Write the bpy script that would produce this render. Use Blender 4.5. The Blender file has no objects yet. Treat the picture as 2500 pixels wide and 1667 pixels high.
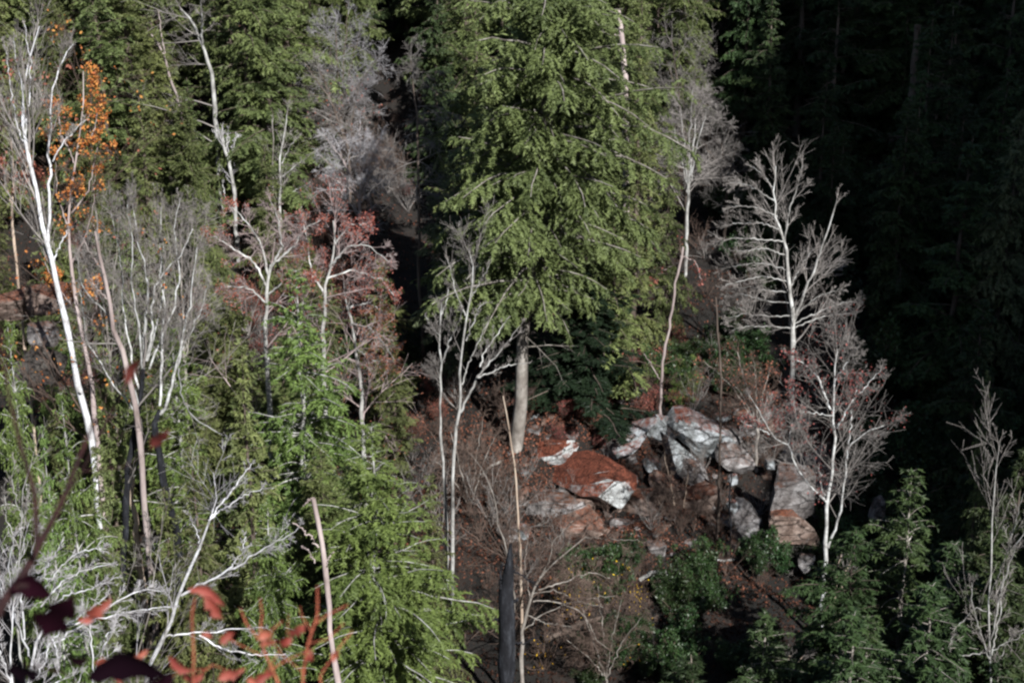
import bpy, math, random
import numpy as np
from mathutils import Vector

# ------------------------------------------------------------------ camera, sky, sun
scene = bpy.context.scene
PITCH = math.radians(-18.0)
HFOV = math.radians(38.0)
cam_d = bpy.data.cameras.new('camera')
cam_d.sensor_width = 36.0
cam_d.angle = HFOV
cam_d.clip_start = 0.05
cam_d.clip_end = 3000
cam_d.dof.use_dof = True
cam_d.dof.focus_distance = 82.0
cam_d.dof.aperture_fstop = 4.0
cam = bpy.data.objects.new('camera', cam_d)
cam.location = (0, 0, 0)
cam.rotation_euler = (math.radians(90) + PITCH, 0, 0)
scene.collection.objects.link(cam)
scene.camera = cam

SUN_EL = math.radians(37.0)
SUN_SIDE = math.radians(-28.0)        # sun stands behind the viewer, to the right
LDIR = Vector((math.sin(SUN_SIDE) * math.cos(SUN_EL), math.cos(SUN_SIDE) * math.cos(SUN_EL), -math.sin(SUN_EL)))
world = bpy.data.worlds.new('World')
scene.world = world
world.use_nodes = True
wn = world.node_tree
sky = wn.nodes.new('ShaderNodeTexSky')
sky.sky_type = 'NISHITA'
sky.sun_disc = False
sky.sun_elevation = SUN_EL
sky.sun_rotation = math.pi + SUN_SIDE
bg = wn.nodes['Background']
bg.inputs['Strength'].default_value = 0.052
wn.links.new(sky.outputs['Color'], bg.inputs['Color'])
sun_d = bpy.data.lights.new('sun', 'SUN')
sun_d.energy = 5.0
sun_d.angle = math.radians(0.5)
sun_d.color = (1.0, 0.98, 0.955)
sun = bpy.data.objects.new('sun', sun_d)
sun.rotation_euler = LDIR.to_track_quat('-Z', 'Y').to_euler()
scene.collection.objects.link(sun)
scene.view_settings.view_transform = 'Standard'
scene.view_settings.look = 'None'
scene.view_settings.exposure = 0.88
scene.view_settings.gamma = 1.0
scene.view_settings.use_curve_mapping = False
scene.cycles.max_bounces = 5
scene.cycles.diffuse_bounces = 2
scene.cycles.transparent_max_bounces = 4
scene.cycles.use_denoising = True
scene.cycles.filter_width = 2.4
col = scene.collection
F = 1250.0 / math.tan(HFOV / 2)       # focal length in photo pixels (2500 wide)

# ------------------------------------------------------------------ terrain
PROF_Y = np.array([-400, -60, 1.2, 4, 28, 45, 60, 78, 90, 105, 120, 135, 160, 200, 260, 400, 900.])
PROF_Z = np.array([-30, -1.7, -1.7, -6, -43, -43, -39.5, -34.5, -30.5, -25, -18.5, -11, 3, 25, 52, 80, 90.])
def bump(x, y):
    return (1.3 * np.sin(x * .11 + 1.3) * np.cos(y * .09 + x * .03) + .7 * np.sin(x * .29 + y * .17)
            + .4 * np.sin(x * .53 - y * .41 + 2) + .22 * np.sin(x * 1.1 + 1.7 * np.sin(y * .9)) + .15 * np.sin(y * 1.6 + x * .7))
def tz(x, y):
    x = np.asarray(x, float); y = np.asarray(y, float)
    z = np.interp(y, PROF_Y, PROF_Z)
    far = np.clip((y - 10) / 30, 0, 1)
    z = z + bump(x, y) * np.clip((np.abs(y) - 1) / 20, 0, 1) * .8
    z = z + far * (-.06 * np.clip(-x, 0, 60) * np.clip((60 - y) / 30, 0, 1))
    z = z + far * 1.6 * np.exp(-((x - 8) / 13) ** 2) * (1 / (1 + np.exp(-(y - 80) / 1.2)) - .3) * np.exp(-((y - 84) / 14) ** 2)
    return z
CP, SP = math.cos(PITCH), math.sin(PITCH)
def ray(px, py):
    u, v = (px - 1250.0) / F, -(py - 833.5) / F
    return np.array([u, CP - v * SP, SP + v * CP])      # x, y, z of a step along the view
def W(px, py, Y):
    r = ray(px, py)
    return r * (Y / r[1])
def hit(px, py):
    r = ray(px, py); r = r / r[1]
    for Y in np.arange(44, 260, .25):
        if r[2] * Y <= tz(r[0] * Y, Y):
            return Y
    return 200.0
def mpp(Y, py=900):                   # metres per photo pixel at distance Y
    return Y / ray(1250, py)[1] / F

# ------------------------------------------------------------------ materials
def mat(name):
    m = bpy.data.materials.new(name); m.use_nodes = True
    nt = m.node_tree
    for n in list(nt.nodes): nt.nodes.remove(n)
    out = nt.nodes.new('ShaderNodeOutputMaterial')
    return m, nt, out
def N(nt, t, **kw):
    n = nt.nodes.new(t)
    for k, v in kw.items():
        if k.startswith('i_'):
            key = k[2:]
            n.inputs[int(key) if key.isdigit() else key].default_value = v
        else: setattr(n, k, v)
    return n
def ramp(nt, fac, stops):
    r = nt.nodes.new('ShaderNodeValToRGB')
    e = r.color_ramp.elements
    while len(e) < len(stops): e.new(.5)
    for i, (p, c) in enumerate(stops):
        e[i].position = p; e[i].color = (*c, 1)
    nt.links.new(fac, r.inputs[0]); return r
def leafy(name, a, b, transl=.3, hue=.02, val=.35, gloss=.15, rough=.6):
    """leaf material: colour between a and b from the piece's own tint attribute, varied from plant to plant"""
    m, nt, out = mat(name); L = nt.links.new
    at = N(nt, 'ShaderNodeAttribute', attribute_name='tint')
    oi = N(nt, 'ShaderNodeObjectInfo')
    sep = N(nt, 'ShaderNodeSeparateColor'); L(at.outputs['Color'], sep.inputs[0])
    r = ramp(nt, sep.outputs[0], [(0, a), (1, b)])
    hs = N(nt, 'ShaderNodeHueSaturation')
    mh = N(nt, 'ShaderNodeMapRange', i_3=.5 - hue, i_4=.5 + hue); L(oi.outputs['Random'], mh.inputs[0])
    mv = N(nt, 'ShaderNodeMapRange', i_3=1 - val, i_4=1 + val)
    mm = N(nt, 'ShaderNodeMath', operation='FRACT'); ml = N(nt, 'ShaderNodeMath', operation='MULTIPLY', i_1=7.31)
    L(oi.outputs['Random'], ml.inputs[0]); L(ml.outputs[0], mm.inputs[0]); L(mm.outputs[0], mv.inputs[0])
    L(mh.outputs[0], hs.inputs['Hue']); L(mv.outputs[0], hs.inputs['Value']); L(r.outputs[0], hs.inputs['Color'])
    p = N(nt, 'ShaderNodeBsdfPrincipled', i_Roughness=rough)
    p.inputs['Specular IOR Level'].default_value = gloss
    t = N(nt, 'ShaderNodeBsdfTranslucent'); mx = N(nt, 'ShaderNodeMixShader', i_0=transl)
    L(hs.outputs[0], p.inputs['Base Color']); L(hs.outputs[0], t.inputs[0])
    L(p.outputs[0], mx.inputs[1]); L(t.outputs[0], mx.inputs[2]); L(mx.outputs[0], out.inputs[0])
    return m
def bark(name, stops, scale=2.0, stretch=.25, bump_=.3, rough=.85):
    m, nt, out = mat(name); L = nt.links.new
    tc = N(nt, 'ShaderNodeTexCoord'); mp = N(nt, 'ShaderNodeMapping'); mp.inputs['Scale'].default_value = (1, 1, stretch)
    L(tc.outputs['Object'], mp.inputs[0])
    n1 = N(nt, 'ShaderNodeTexNoise', i_Scale=scale, i_Detail=6.0, i_Roughness=.65); L(mp.outputs[0], n1.inputs['Vector'])
    r = ramp(nt, n1.outputs[0], stops)
    oi = N(nt, 'ShaderNodeObjectInfo'); hs = N(nt, 'ShaderNodeHueSaturation')
    mv = N(nt, 'ShaderNodeMapRange', i_3=.75, i_4=1.2); L(oi.outputs['Random'], mv.inputs[0]); L(mv.outputs[0], hs.inputs['Value'])
    L(r.outputs[0], hs.inputs['Color'])
    n2 = N(nt, 'ShaderNodeTexNoise', i_Scale=scale * 5, i_Detail=4.0); L(mp.outputs[0], n2.inputs['Vector'])
    b = N(nt, 'ShaderNodeBump', i_Strength=bump_, i_Distance=.05); L(n2.outputs[0], b.inputs['Height'])
    p = N(nt, 'ShaderNodeBsdfPrincipled', i_Roughness=rough); p.inputs['Specular IOR Level'].default_value = .3
    L(hs.outputs[0], p.inputs['Base Color']); L(b.outputs[0], p.inputs['Normal']); L(p.outputs[0], out.inputs[0])
    return m
M = {}
M['hemlock'] = leafy('hemlock_needles', (.028, .040, .014), (.168, .200, .070), .25, .018, .3, .3)
M['hemlock_bright'] = leafy('fresh_hemlock_needles', (.035, .062, .016), (.175, .248, .066), .3, .012, .12, .35)
M['pine'] = leafy('grey_green_needles', (.04, .055, .03), (.15, .18, .09), .2, .015, .25, .3)
M['shade_dark_needles'] = leafy('shade_darkened_hemlock_needles', (.008, .018, .008), (.045, .075, .025), .2, .02, .35, .3)  # shade of the right slope and gap put into colour; also some random trees
M['shade_dimmed_needles'] = leafy('shade_dimmed_hemlock_needles', (.010, .02, .008), (.055, .085, .028), .2, .02, .3, .3)  # dim light on the right hand hemlocks put into the needle colour
M['deep_shade_needles'] = leafy('shade_blackened_needles', (.005, .012, .006), (.022, .038, .016), .15, .02, .3, .3)  # shade under the tallest hemlock painted into the needles
M['laurel'] = leafy('laurel_leaves', (.008, .02, .008), (.032, .062, .018), .15, .02, .3, .4, .45)
M['orange'] = leafy('orange_leaves', (.42, .13, .03), (.62, .34, .09), .35, .01, .1, .2)
M['red_leaf'] = leafy('rusty_red_leaves', (.15, .04, .03), (.38, .14, .10), .3, .015, .15, .2)
M['yellow'] = leafy('yellow_leaves', (.5, .25, .01), (.75, .5, .03), .35, .01, .1, .2)
M['litter'] = leafy('fallen_leaves', (.012, .008, .006), (.24, .10, .06), .1, .02, .1, .1, .8)
M['bark_white'] = bark('white_bark', [(.3, (.2, .19, .18)), (.47, (.45, .45, .46)), (.65, (.66, .68, .72))], 2.2, .9)
M['bark_stem'] = bark('pale_mottled_bark', [(.33, (.12, .115, .11)), (.49, (.34, .34, .33)), (.68, (.54, .56, .56))], 2.6, .9)
M['bark_grey'] = bark('grey_bark', [(.3, (.07, .06, .05)), (.5, (.2, .18, .16)), (.72, (.38, .36, .33))], 1.8, .5)
M['bark_pale'] = bark('pale_grey_bark', [(.33, (.09, .085, .08)), (.5, (.28, .275, .26)), (.7, (.50, .51, .50))], 2.0, .6)
M['bark_tan'] = bark('tan_bark', [(.3, (.14, .10, .075)), (.5, (.40, .31, .24)), (.7, (.55, .47, .38))], 1.5, .3)
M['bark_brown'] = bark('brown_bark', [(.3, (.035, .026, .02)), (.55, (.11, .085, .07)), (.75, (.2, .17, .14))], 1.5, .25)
M['bark_char_shade'] = bark('charred_and_shaded_bark', [(.35, (.003, .003, .005)), (.55, (.012, .013, .017)), (.7, (.05, .055, .065))], 3.5, .3, 1.0)  # black of char, and of shade put into the trunks' colour
M['bark_pink'] = bark('pinkish_weathered_wood', [(.3, (.13, .10, .09)), (.5, (.28, .23, .22)), (.75, (.45, .39, .37))], 1.5, .3)
M['twig'] = bark('grey_twigs', [(.3, (.09, .08, .075)), (.6, (.25, .23, .215)), (.8, (.38, .36, .34))], 1.0, 1)
M['twig_pale'] = bark('pale_twigs', [(.3, (.2, .19, .2)), (.6, (.38, .37, .38)), (.8, (.55, .55, .57))], 1.0, 1)
M['twig_brown'] = bark('brown_twigs', [(.3, (.045, .03, .024)), (.6, (.12, .085, .068)), (.8, (.22, .165, .135))], 1.0, 1)
M['twig_pink'] = bark('pinkish_twigs', [(.3, (.16, .12, .115)), (.6, (.36, .29, .28)), (.8, (.5, .43, .42))], 1.0, 1)
M['twig_red'] = bark('red_stems', [(.3, (.16, .04, .025)), (.6, (.30, .085, .045)), (.8, (.42, .18, .1))], 30, 1)
M['leaf_salmon'] = leafy('salmon_red_leaf', (.22, .04, .028), (.38, .105, .07), .35, .005, .1, .4)
M['leaf_rust'] = leafy('dull_maroon_leaf', (.07, .018, .014), (.14, .035, .028), .25, .005, .1, .1, .8)
M['leaf_purple_shade'] = leafy('shade_darkened_purple_leaf', (.002, .0006, .002), (.009, .0012, .004), .06, .005, .1, .05, .9)  # purple leaves, their shade painted in as near-black

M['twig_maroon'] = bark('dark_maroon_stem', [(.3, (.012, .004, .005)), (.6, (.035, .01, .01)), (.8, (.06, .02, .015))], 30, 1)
def rock_mat(name, dark, mid, light, red, litter_amt):
    m, nt, out = mat(name); L = nt.links.new
    tc = N(nt, 'ShaderNodeTexCoord')
    n1 = N(nt, 'ShaderNodeTexNoise', i_Scale=.9, i_Detail=9.0, i_Roughness=.7, i_Distortion=.4); L(tc.outputs['Object'], n1.inputs['Vector'])
    r = ramp(nt, n1.outputs[0], [(.32, dark), (.46, mid), (.6, light), (.8, tuple(min(1, c * 1.25) for c in light))])
    n2 = N(nt, 'ShaderNodeTexNoise', i_Distortion=.6, i_Scale=3.2, i_Detail=10.0, i_Roughness=.85); L(tc.outputs['Object'], n2.inputs['Vector'])
    r2 = ramp(nt, n2.outputs[0], [(.40, (.2, .18, .17)), (.56, (1, 1, 1))])
    mx = N(nt, 'ShaderNodeMix', data_type='RGBA', blend_type='MULTIPLY'); mx.inputs[0].default_value = .8
    L(r.outputs[0], mx.inputs[6]); L(r2.outputs[0], mx.inputs[7])
    geo = N(nt, 'ShaderNodeNewGeometry'); sx = N(nt, 'ShaderNodeSeparateXYZ'); L(geo.outputs['Normal'], sx.inputs[0])
    n3 = N(nt, 'ShaderNodeTexNoise', i_Scale=2.2, i_Detail=6.0, i_Roughness=.7); L(tc.outputs['Object'], n3.inputs['Vector'])
    ad = N(nt, 'ShaderNodeMath', operation='ADD'); L(sx.outputs[2], ad.inputs[0]); L(n3.outputs[0], ad.inputs[1])
    mr = N(nt, 'ShaderNodeMapRange', i_1=1.38 - litter_amt, i_2=1.68 - litter_amt); L(ad.outputs[0], mr.inputs[0])
    n4 = N(nt, 'ShaderNodeTexNoise', i_Scale=9, i_Detail=8.0, i_Roughness=.8); L(tc.outputs['Object'], n4.inputs['Vector'])
    r4 = ramp(nt, n4.outputs[0], [(.42, tuple(c * .2 for c in red)), (.58, red)])
    mx2 = N(nt, 'ShaderNodeMix', data_type='RGBA'); L(mr.outputs[0], mx2.inputs[0]); L(mx.outputs[2], mx2.inputs[6]); L(r4.outputs[0], mx2.inputs[7])
    # fractures: warped cell edges, dark and sunk
    vn = N(nt, 'ShaderNodeTexVoronoi', feature='DISTANCE_TO_EDGE', i_Scale=.75)
    wv_ = N(nt, 'ShaderNodeMix', data_type='RGBA', blend_type='LINEAR_LIGHT'); wv_.inputs[0].default_value = .35
    mp = N(nt, 'ShaderNodeMapping'); mp.inputs['Scale'].default_value = (.7, .7, 2.2); mp.inputs['Rotation'].default_value = (.3, .5, .2)
    L(tc.outputs['Object'], mp.inputs[0]); L(mp.outputs[0], wv_.inputs[6]); L(n2.outputs['Color'], wv_.inputs[7]); L(wv_.outputs[2], vn.inputs['Vector'])
    cr = ramp(nt, vn.outputs['Distance'], [(.0, (.12, .11, .10)), (.035, (1, 1, 1))])
    n5 = N(nt, 'ShaderNodeTexNoise', i_Scale=.8, i_Detail=3.0); L(tc.outputs['Object'], n5.inputs['Vector'])
    g5 = N(nt, 'ShaderNodeMapRange', i_1=.46, i_2=.58, i_3=0.0, i_4=.9); L(n5.outputs[0], g5.inputs[0])
    inv = N(nt, 'ShaderNodeMath', operation='SUBTRACT', i_0=1.0); L(mr.outputs[0], inv.inputs[1])
    gm = N(nt, 'ShaderNodeMath', operation='MULTIPLY'); L(g5.outputs[0], gm.inputs[0]); L(inv.outputs[0], gm.inputs[1])
    mc = N(nt, 'ShaderNodeMix', data_type='RGBA', blend_type='MULTIPLY'); L(gm.outputs[0], mc.inputs[0])
    L(mx2.outputs[2], mc.inputs[6]); L(cr.outputs[0], mc.inputs[7])
    hh = N(nt, 'ShaderNodeMath', operation='ADD'); L(n2.outputs[0], hh.inputs[0]); L(cr.outputs[0], hh.inputs[1])
    b = N(nt, 'ShaderNodeBump', i_Strength=.9, i_Distance=.18); L(hh.outputs[0], b.inputs['Height'])
    p = N(nt, 'ShaderNodeBsdfPrincipled', i_Roughness=.9); p.inputs['Specular IOR Level'].default_value = .2
    mx2 = mc
    L(mx2.outputs[2], p.inputs['Base Color']); L(b.outputs[0], p.inputs['Normal']); L(p.outputs[0], out.inputs[0])
    return m
M['rock_white'] = rock_mat('lichen_white_rock', (.04, .04, .04), (.24, .26, .265), (.50, .54, .57), (.22, .07, .045), .15)
M['rock_grey'] = rock_mat('grey_rock', (.04, .036, .036), (.20, .185, .18), (.38, .37, .37), (.16, .07, .04), .12)
M['rock_pink'] = rock_mat('pinkish_tan_rock', (.05, .035, .028), (.19, .135, .11), (.36, .28, .24), (.25, .09, .05), .15)
M['rock_red'] = rock_mat('leaf_strewn_rock', (.12, .10, .09), (.40, .42, .42), (.62, .65, .65), (.21, .065, .038), .62)
M['rock_dark'] = rock_mat('added_shade_cliff_rock', (.02, .02, .02), (.06, .055, .05), (.12, .11, .1), (.05, .03, .02), .1)

m, nt, out = mat('forest_floor'); L = nt.links.new
tc = N(nt, 'ShaderNodeTexCoord')
n1 = N(nt, 'ShaderNodeTexNoise', i_Scale=.25, i_Detail=10.0, i_Roughness=.7); L(tc.outputs['Object'], n1.inputs['Vector'])
n2 = N(nt, 'ShaderNodeTexNoise', i_Scale=5.0, i_Detail=6.0, i_Roughness=.8); L(tc.outputs['Object'], n2.inputs['Vector'])
r1 = ramp(nt, n1.outputs[0], [(.35, (.005, .006, .004)), (.5, (.014, .010, .007)), (.65, (.03, .017, .011))])
r2 = ramp(nt, n2.outputs[0], [(.35, (.15, .15, .15)), (.7, (1.4, 1.3, 1.2))])
mx = N(nt, 'ShaderNodeMix', data_type='RGBA', blend_type='MULTIPLY'); mx.inputs[0].default_value = 1
L(r1.outputs[0], mx.inputs[6]); L(r2.outputs[0], mx.inputs[7])
b = N(nt, 'ShaderNodeBump', i_Strength=1.0, i_Distance=.2); L(n2.outputs[0], b.inputs['Height'])
p = N(nt, 'ShaderNodeBsdfPrincipled', i_Roughness=.95); L(mx.outputs[2], p.inputs['Base Color']); L(b.outputs[0], p.inputs['Normal']); L(p.outputs[0], out.inputs[0])
M['floor'] = m

# ------------------------------------------------------------------ mesh helpers
def mesh(name, V, Q, material, tint=None, smooth=False):
    me = bpy.data.meshes.new(name)
    V = np.ascontiguousarray(V, np.float32); Q = np.ascontiguousarray(Q, np.int32)
    k = Q.shape[1]
    me.vertices.add(len(V)); me.vertices.foreach_set('co', V.ravel())
    me.loops.add(Q.size); me.loops.foreach_set('vertex_index', Q.ravel())
    me.polygons.add(len(Q)); me.polygons.foreach_set('loop_start', np.arange(0, Q.size, k, dtype=np.int32))
    if smooth: me.polygons.foreach_set('use_smooth', np.ones(len(Q), bool))
    me.update(calc_edges=True)
    if tint is not None:
        a = me.color_attributes.new('tint', 'FLOAT_COLOR', 'POINT')
        c = np.ones((len(V), 4), np.float32); c[:, :3] = np.asarray(tint)[:, None]
        a.data.foreach_set('color', c.ravel())
    me.materials.append(material)
    return me
def link(name, me, parent=None, loc=(0, 0, 0), rotz=0, sc=(1, 1, 1)):
    o = bpy.data.objects.new(name, me); col.objects.link(o)
    o.location = loc; o.rotation_euler = (0, 0, rotz); o.scale = sc
    if parent: o.parent = parent
    return o
def tag(o, label=None, cat=None, group=None, kind=None):
    if label: o['label'] = label
    if cat: o['category'] = cat
    if group: o['group'] = group
    if kind: o['kind'] = kind
    return o
def norm(a): return a / np.maximum(np.linalg.norm(a, axis=-1, keepdims=True), 1e-9)

def tubes(P, R, sides=3, rough=0.0):
    """P (n,k,3) polylines, R (n,k) radii -> vertices, quads"""
    n, k, _ = P.shape
    T = norm(np.gradient(P, axis=1))
    ref = np.where(np.abs(T[..., 2:3]) > .9, np.array([1., 0, 0]), np.array([0, 0, 1.]))
    ref = ref[:, :1].repeat(k, 1) if k > 1 else ref
    A = norm(np.cross(T, ref)); B = np.cross(T, A)
    th = np.arange(sides) * 2 * np.pi / sides
    RR = R[:, :, None, None] * (1 + rough * np.random.default_rng(3).normal(size=(n, k, sides, 1))) if rough else R[:, :, None, None]
    V = P[:, :, None] + RR * (A[:, :, None] * np.cos(th)[:, None] + B[:, :, None] * np.sin(th)[:, None])
    idx = np.arange(n * k * sides).reshape(n, k, sides)
    a = idx[:, :-1]; b_ = idx[:, 1:]
    Q = np.stack([a, np.roll(a, -1, 2), np.roll(b_, -1, 2), b_], -1).reshape(-1, 4)
    return V.reshape(-1, 3), Q
def merge(parts):
    V, Q, o = [], [], 0
    for v, q in parts:
        V.append(v); Q.append(q + o); o += len(v)
    return np.concatenate(V), np.concatenate(Q)
def sample(P, R, i, t):
    k = P.shape[1]; s = t * (k - 1); j = np.minimum(s.astype(int), k - 2); f = (s - j)[:, None]
    p = P[i, j] * (1 - f) + P[i, j + 1] * f
    return p, norm(P[i, j + 1] - P[i, j]), R[i, j] * (1 - f[:, 0]) + R[i, j + 1] * f[:, 0]
def grow(rng, P, R, n, t0, t1, ang, length, K=5, up=.15, wob=.12, rf=.6, rend=.35, flat=None, tpow=1.0):
    """n side branches per polyline; length is a function of position t or a factor of the parent's length"""
    Np = len(P); i = np.repeat(np.arange(Np), n); t = t0 + (t1 - t0) * rng.random(len(i)) ** tpow
    p, T, r = sample(P, R, i, t)
    plen = np.linalg.norm(np.diff(P, axis=1), axis=2).sum(1)[i]
    L = length(t) * np.ones(len(i)) if callable(length) else plen * length * (1.05 - .55 * t)
    L = L * rng.uniform(.6, 1.2, len(i))
    rnd = rng.normal(size=(len(i), 3))
    if flat is not None: rnd[:, 1] *= flat
    side = norm(rnd - (rnd * T).sum(1, keepdims=True) * T)
    a = np.radians(rng.uniform(ang[0], ang[1], len(i)))[:, None]
    d = norm(T * np.cos(a) + side * np.sin(a))
    C = np.zeros((len(i), K, 3)); C[:, 0] = p
    for q in range(1, K):
        d = norm(d + np.array([0, 0, up]) + rng.normal(size=d.shape) * wob)
        C[:, q] = C[:, q - 1] + d * (L / (K - 1))[:, None]
    r0 = np.maximum(r * rf, .008)
    RR = r0[:, None] * np.linspace(1, rend, K)[None]
    return C, np.maximum(RR, .006)
def resample(pts, rad, K, rng=None, wob=0.0):
    pts = np.asarray(pts, float); d = np.r_[0, np.cumsum(np.linalg.norm(np.diff(pts, axis=0), axis=1))]
    s = np.linspace(0, d[-1], K)
    out = np.stack([np.interp(s, d, pts[:, j]) for j in range(3)], 1)
    if rng is not None and wob:
        w = rng.normal(size=out.shape) * wob; w[0] = 0; out += w
    return out, np.interp(s, d, rad)
def leaves_at(rng, p, size, spread=.12, ratio=.6):
    """small leaf quads round the points p"""
    n = len(p); c = p + rng.normal(size=(n, 3)) * spread
    d = norm(rng.normal(size=(n, 3)) + np.array([0, 0, -.4])); w = norm(np.cross(d, rng.normal(size=(n, 3))))
    s = (size * rng.uniform(.6, 1.3, n))[:, None]
    V = np.stack([c - d * s * .5, c + w * s * ratio * .5, c + d * s * .5, c - w * s * ratio * .5], 1).reshape(-1, 3)
    return V, np.arange(4 * n).reshape(-1, 4)

# ------------------------------------------------------------------ the ground
def axis(a, b, fine0, fine1, st, cs):
    return np.unique(np.r_[np.arange(a, fine0, cs), np.arange(fine0, fine1, st), np.arange(fine1, b + cs, cs)])
gx = axis(-700, 700, -70, 70, .9, 25.); gy = axis(-400, 900, -5, 190, .9, 20.)
X, Y_ = np.meshgrid(gx, gy); Z = tz(X, Y_)
V = np.stack([X, Y_, Z], -1).reshape(-1, 3)
idx = np.arange(len(V)).reshape(len(gy), len(gx))
Q = np.stack([idx[:-1, :-1], idx[:-1, 1:], idx[1:, 1:], idx[1:, :-1]], -1).reshape(-1, 4)
tag(link('ground', mesh('ground', V, Q, M['floor'], smooth=True)), kind='structure')

# unseen rock spur right of the view, added and outlined to shade the ravine
sil = np.array([(48, -60), (48, -20), (50, 14), (54, 30), (61, 50), (70, 70), (75, 79), (77, 71), (86, 76), (91, 108), (112, 132), (160, 150), (260, 160)], float)
d_ = np.r_[0, np.cumsum(np.linalg.norm(np.diff(sil, axis=0), axis=1))]
ss = np.linspace(0, d_[-1], 150)
sx, sz = np.interp(ss, d_, sil[:, 0]), np.interp(ss, d_, sil[:, 1])
jag = .9 * np.sin(ss * .9) + .7 * np.sin(ss * 1.9 + 1) + 1.3 * np.sin(ss * .31)
ys = np.linspace(20, -70, 40)
S1, YS = np.meshgrid(np.arange(len(ss)), ys)
n_ = 1.5 * np.sin(YS * .21 + sz[S1] * .13) + 1.1 * np.sin(sz[S1] * .5 - YS * .3) + .8 * np.sin(YS * .9 + ss[S1])
V = np.stack([sx[S1] + jag[S1] + n_ + (20 - YS) * .25, YS + n_ * .6, sz[S1] + jag[S1] * .5 - (20 - YS) * .15], -1).reshape(-1, 3)
idx = np.arange(len(V)).reshape(len(ys), len(ss))
Q = np.stack([idx[:-1, :-1], idx[1:, :-1], idx[1:, 1:], idx[:-1, 1:]], -1).reshape(-1, 4)
front = V[idx[0]]; levels = [front]
for f in np.linspace(.1, 1, 10):
    g = front.copy(); g[:, 0] = front[:, 0] * (1 - f) + 265 * f; g[:, 2] = front[:, 2] * (1 - f) - 60 * f
    g[:, 1] += 1.2 * np.sin(g[:, 0] * .3 + g[:, 2] * .2); levels.append(g)
VF = np.concatenate(levels); i2 = np.arange(len(VF)).reshape(len(levels), -1) + len(V)
QF = np.stack([i2[:-1, :-1], i2[:-1, 1:], i2[1:, 1:], i2[1:, :-1]], -1).reshape(-1, 4)
tag(link('added_shade_cliff', mesh('added_shade_cliff', np.concatenate([V, VF]), np.concatenate([Q, QF]), M['rock_dark'])), kind='structure')

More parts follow.
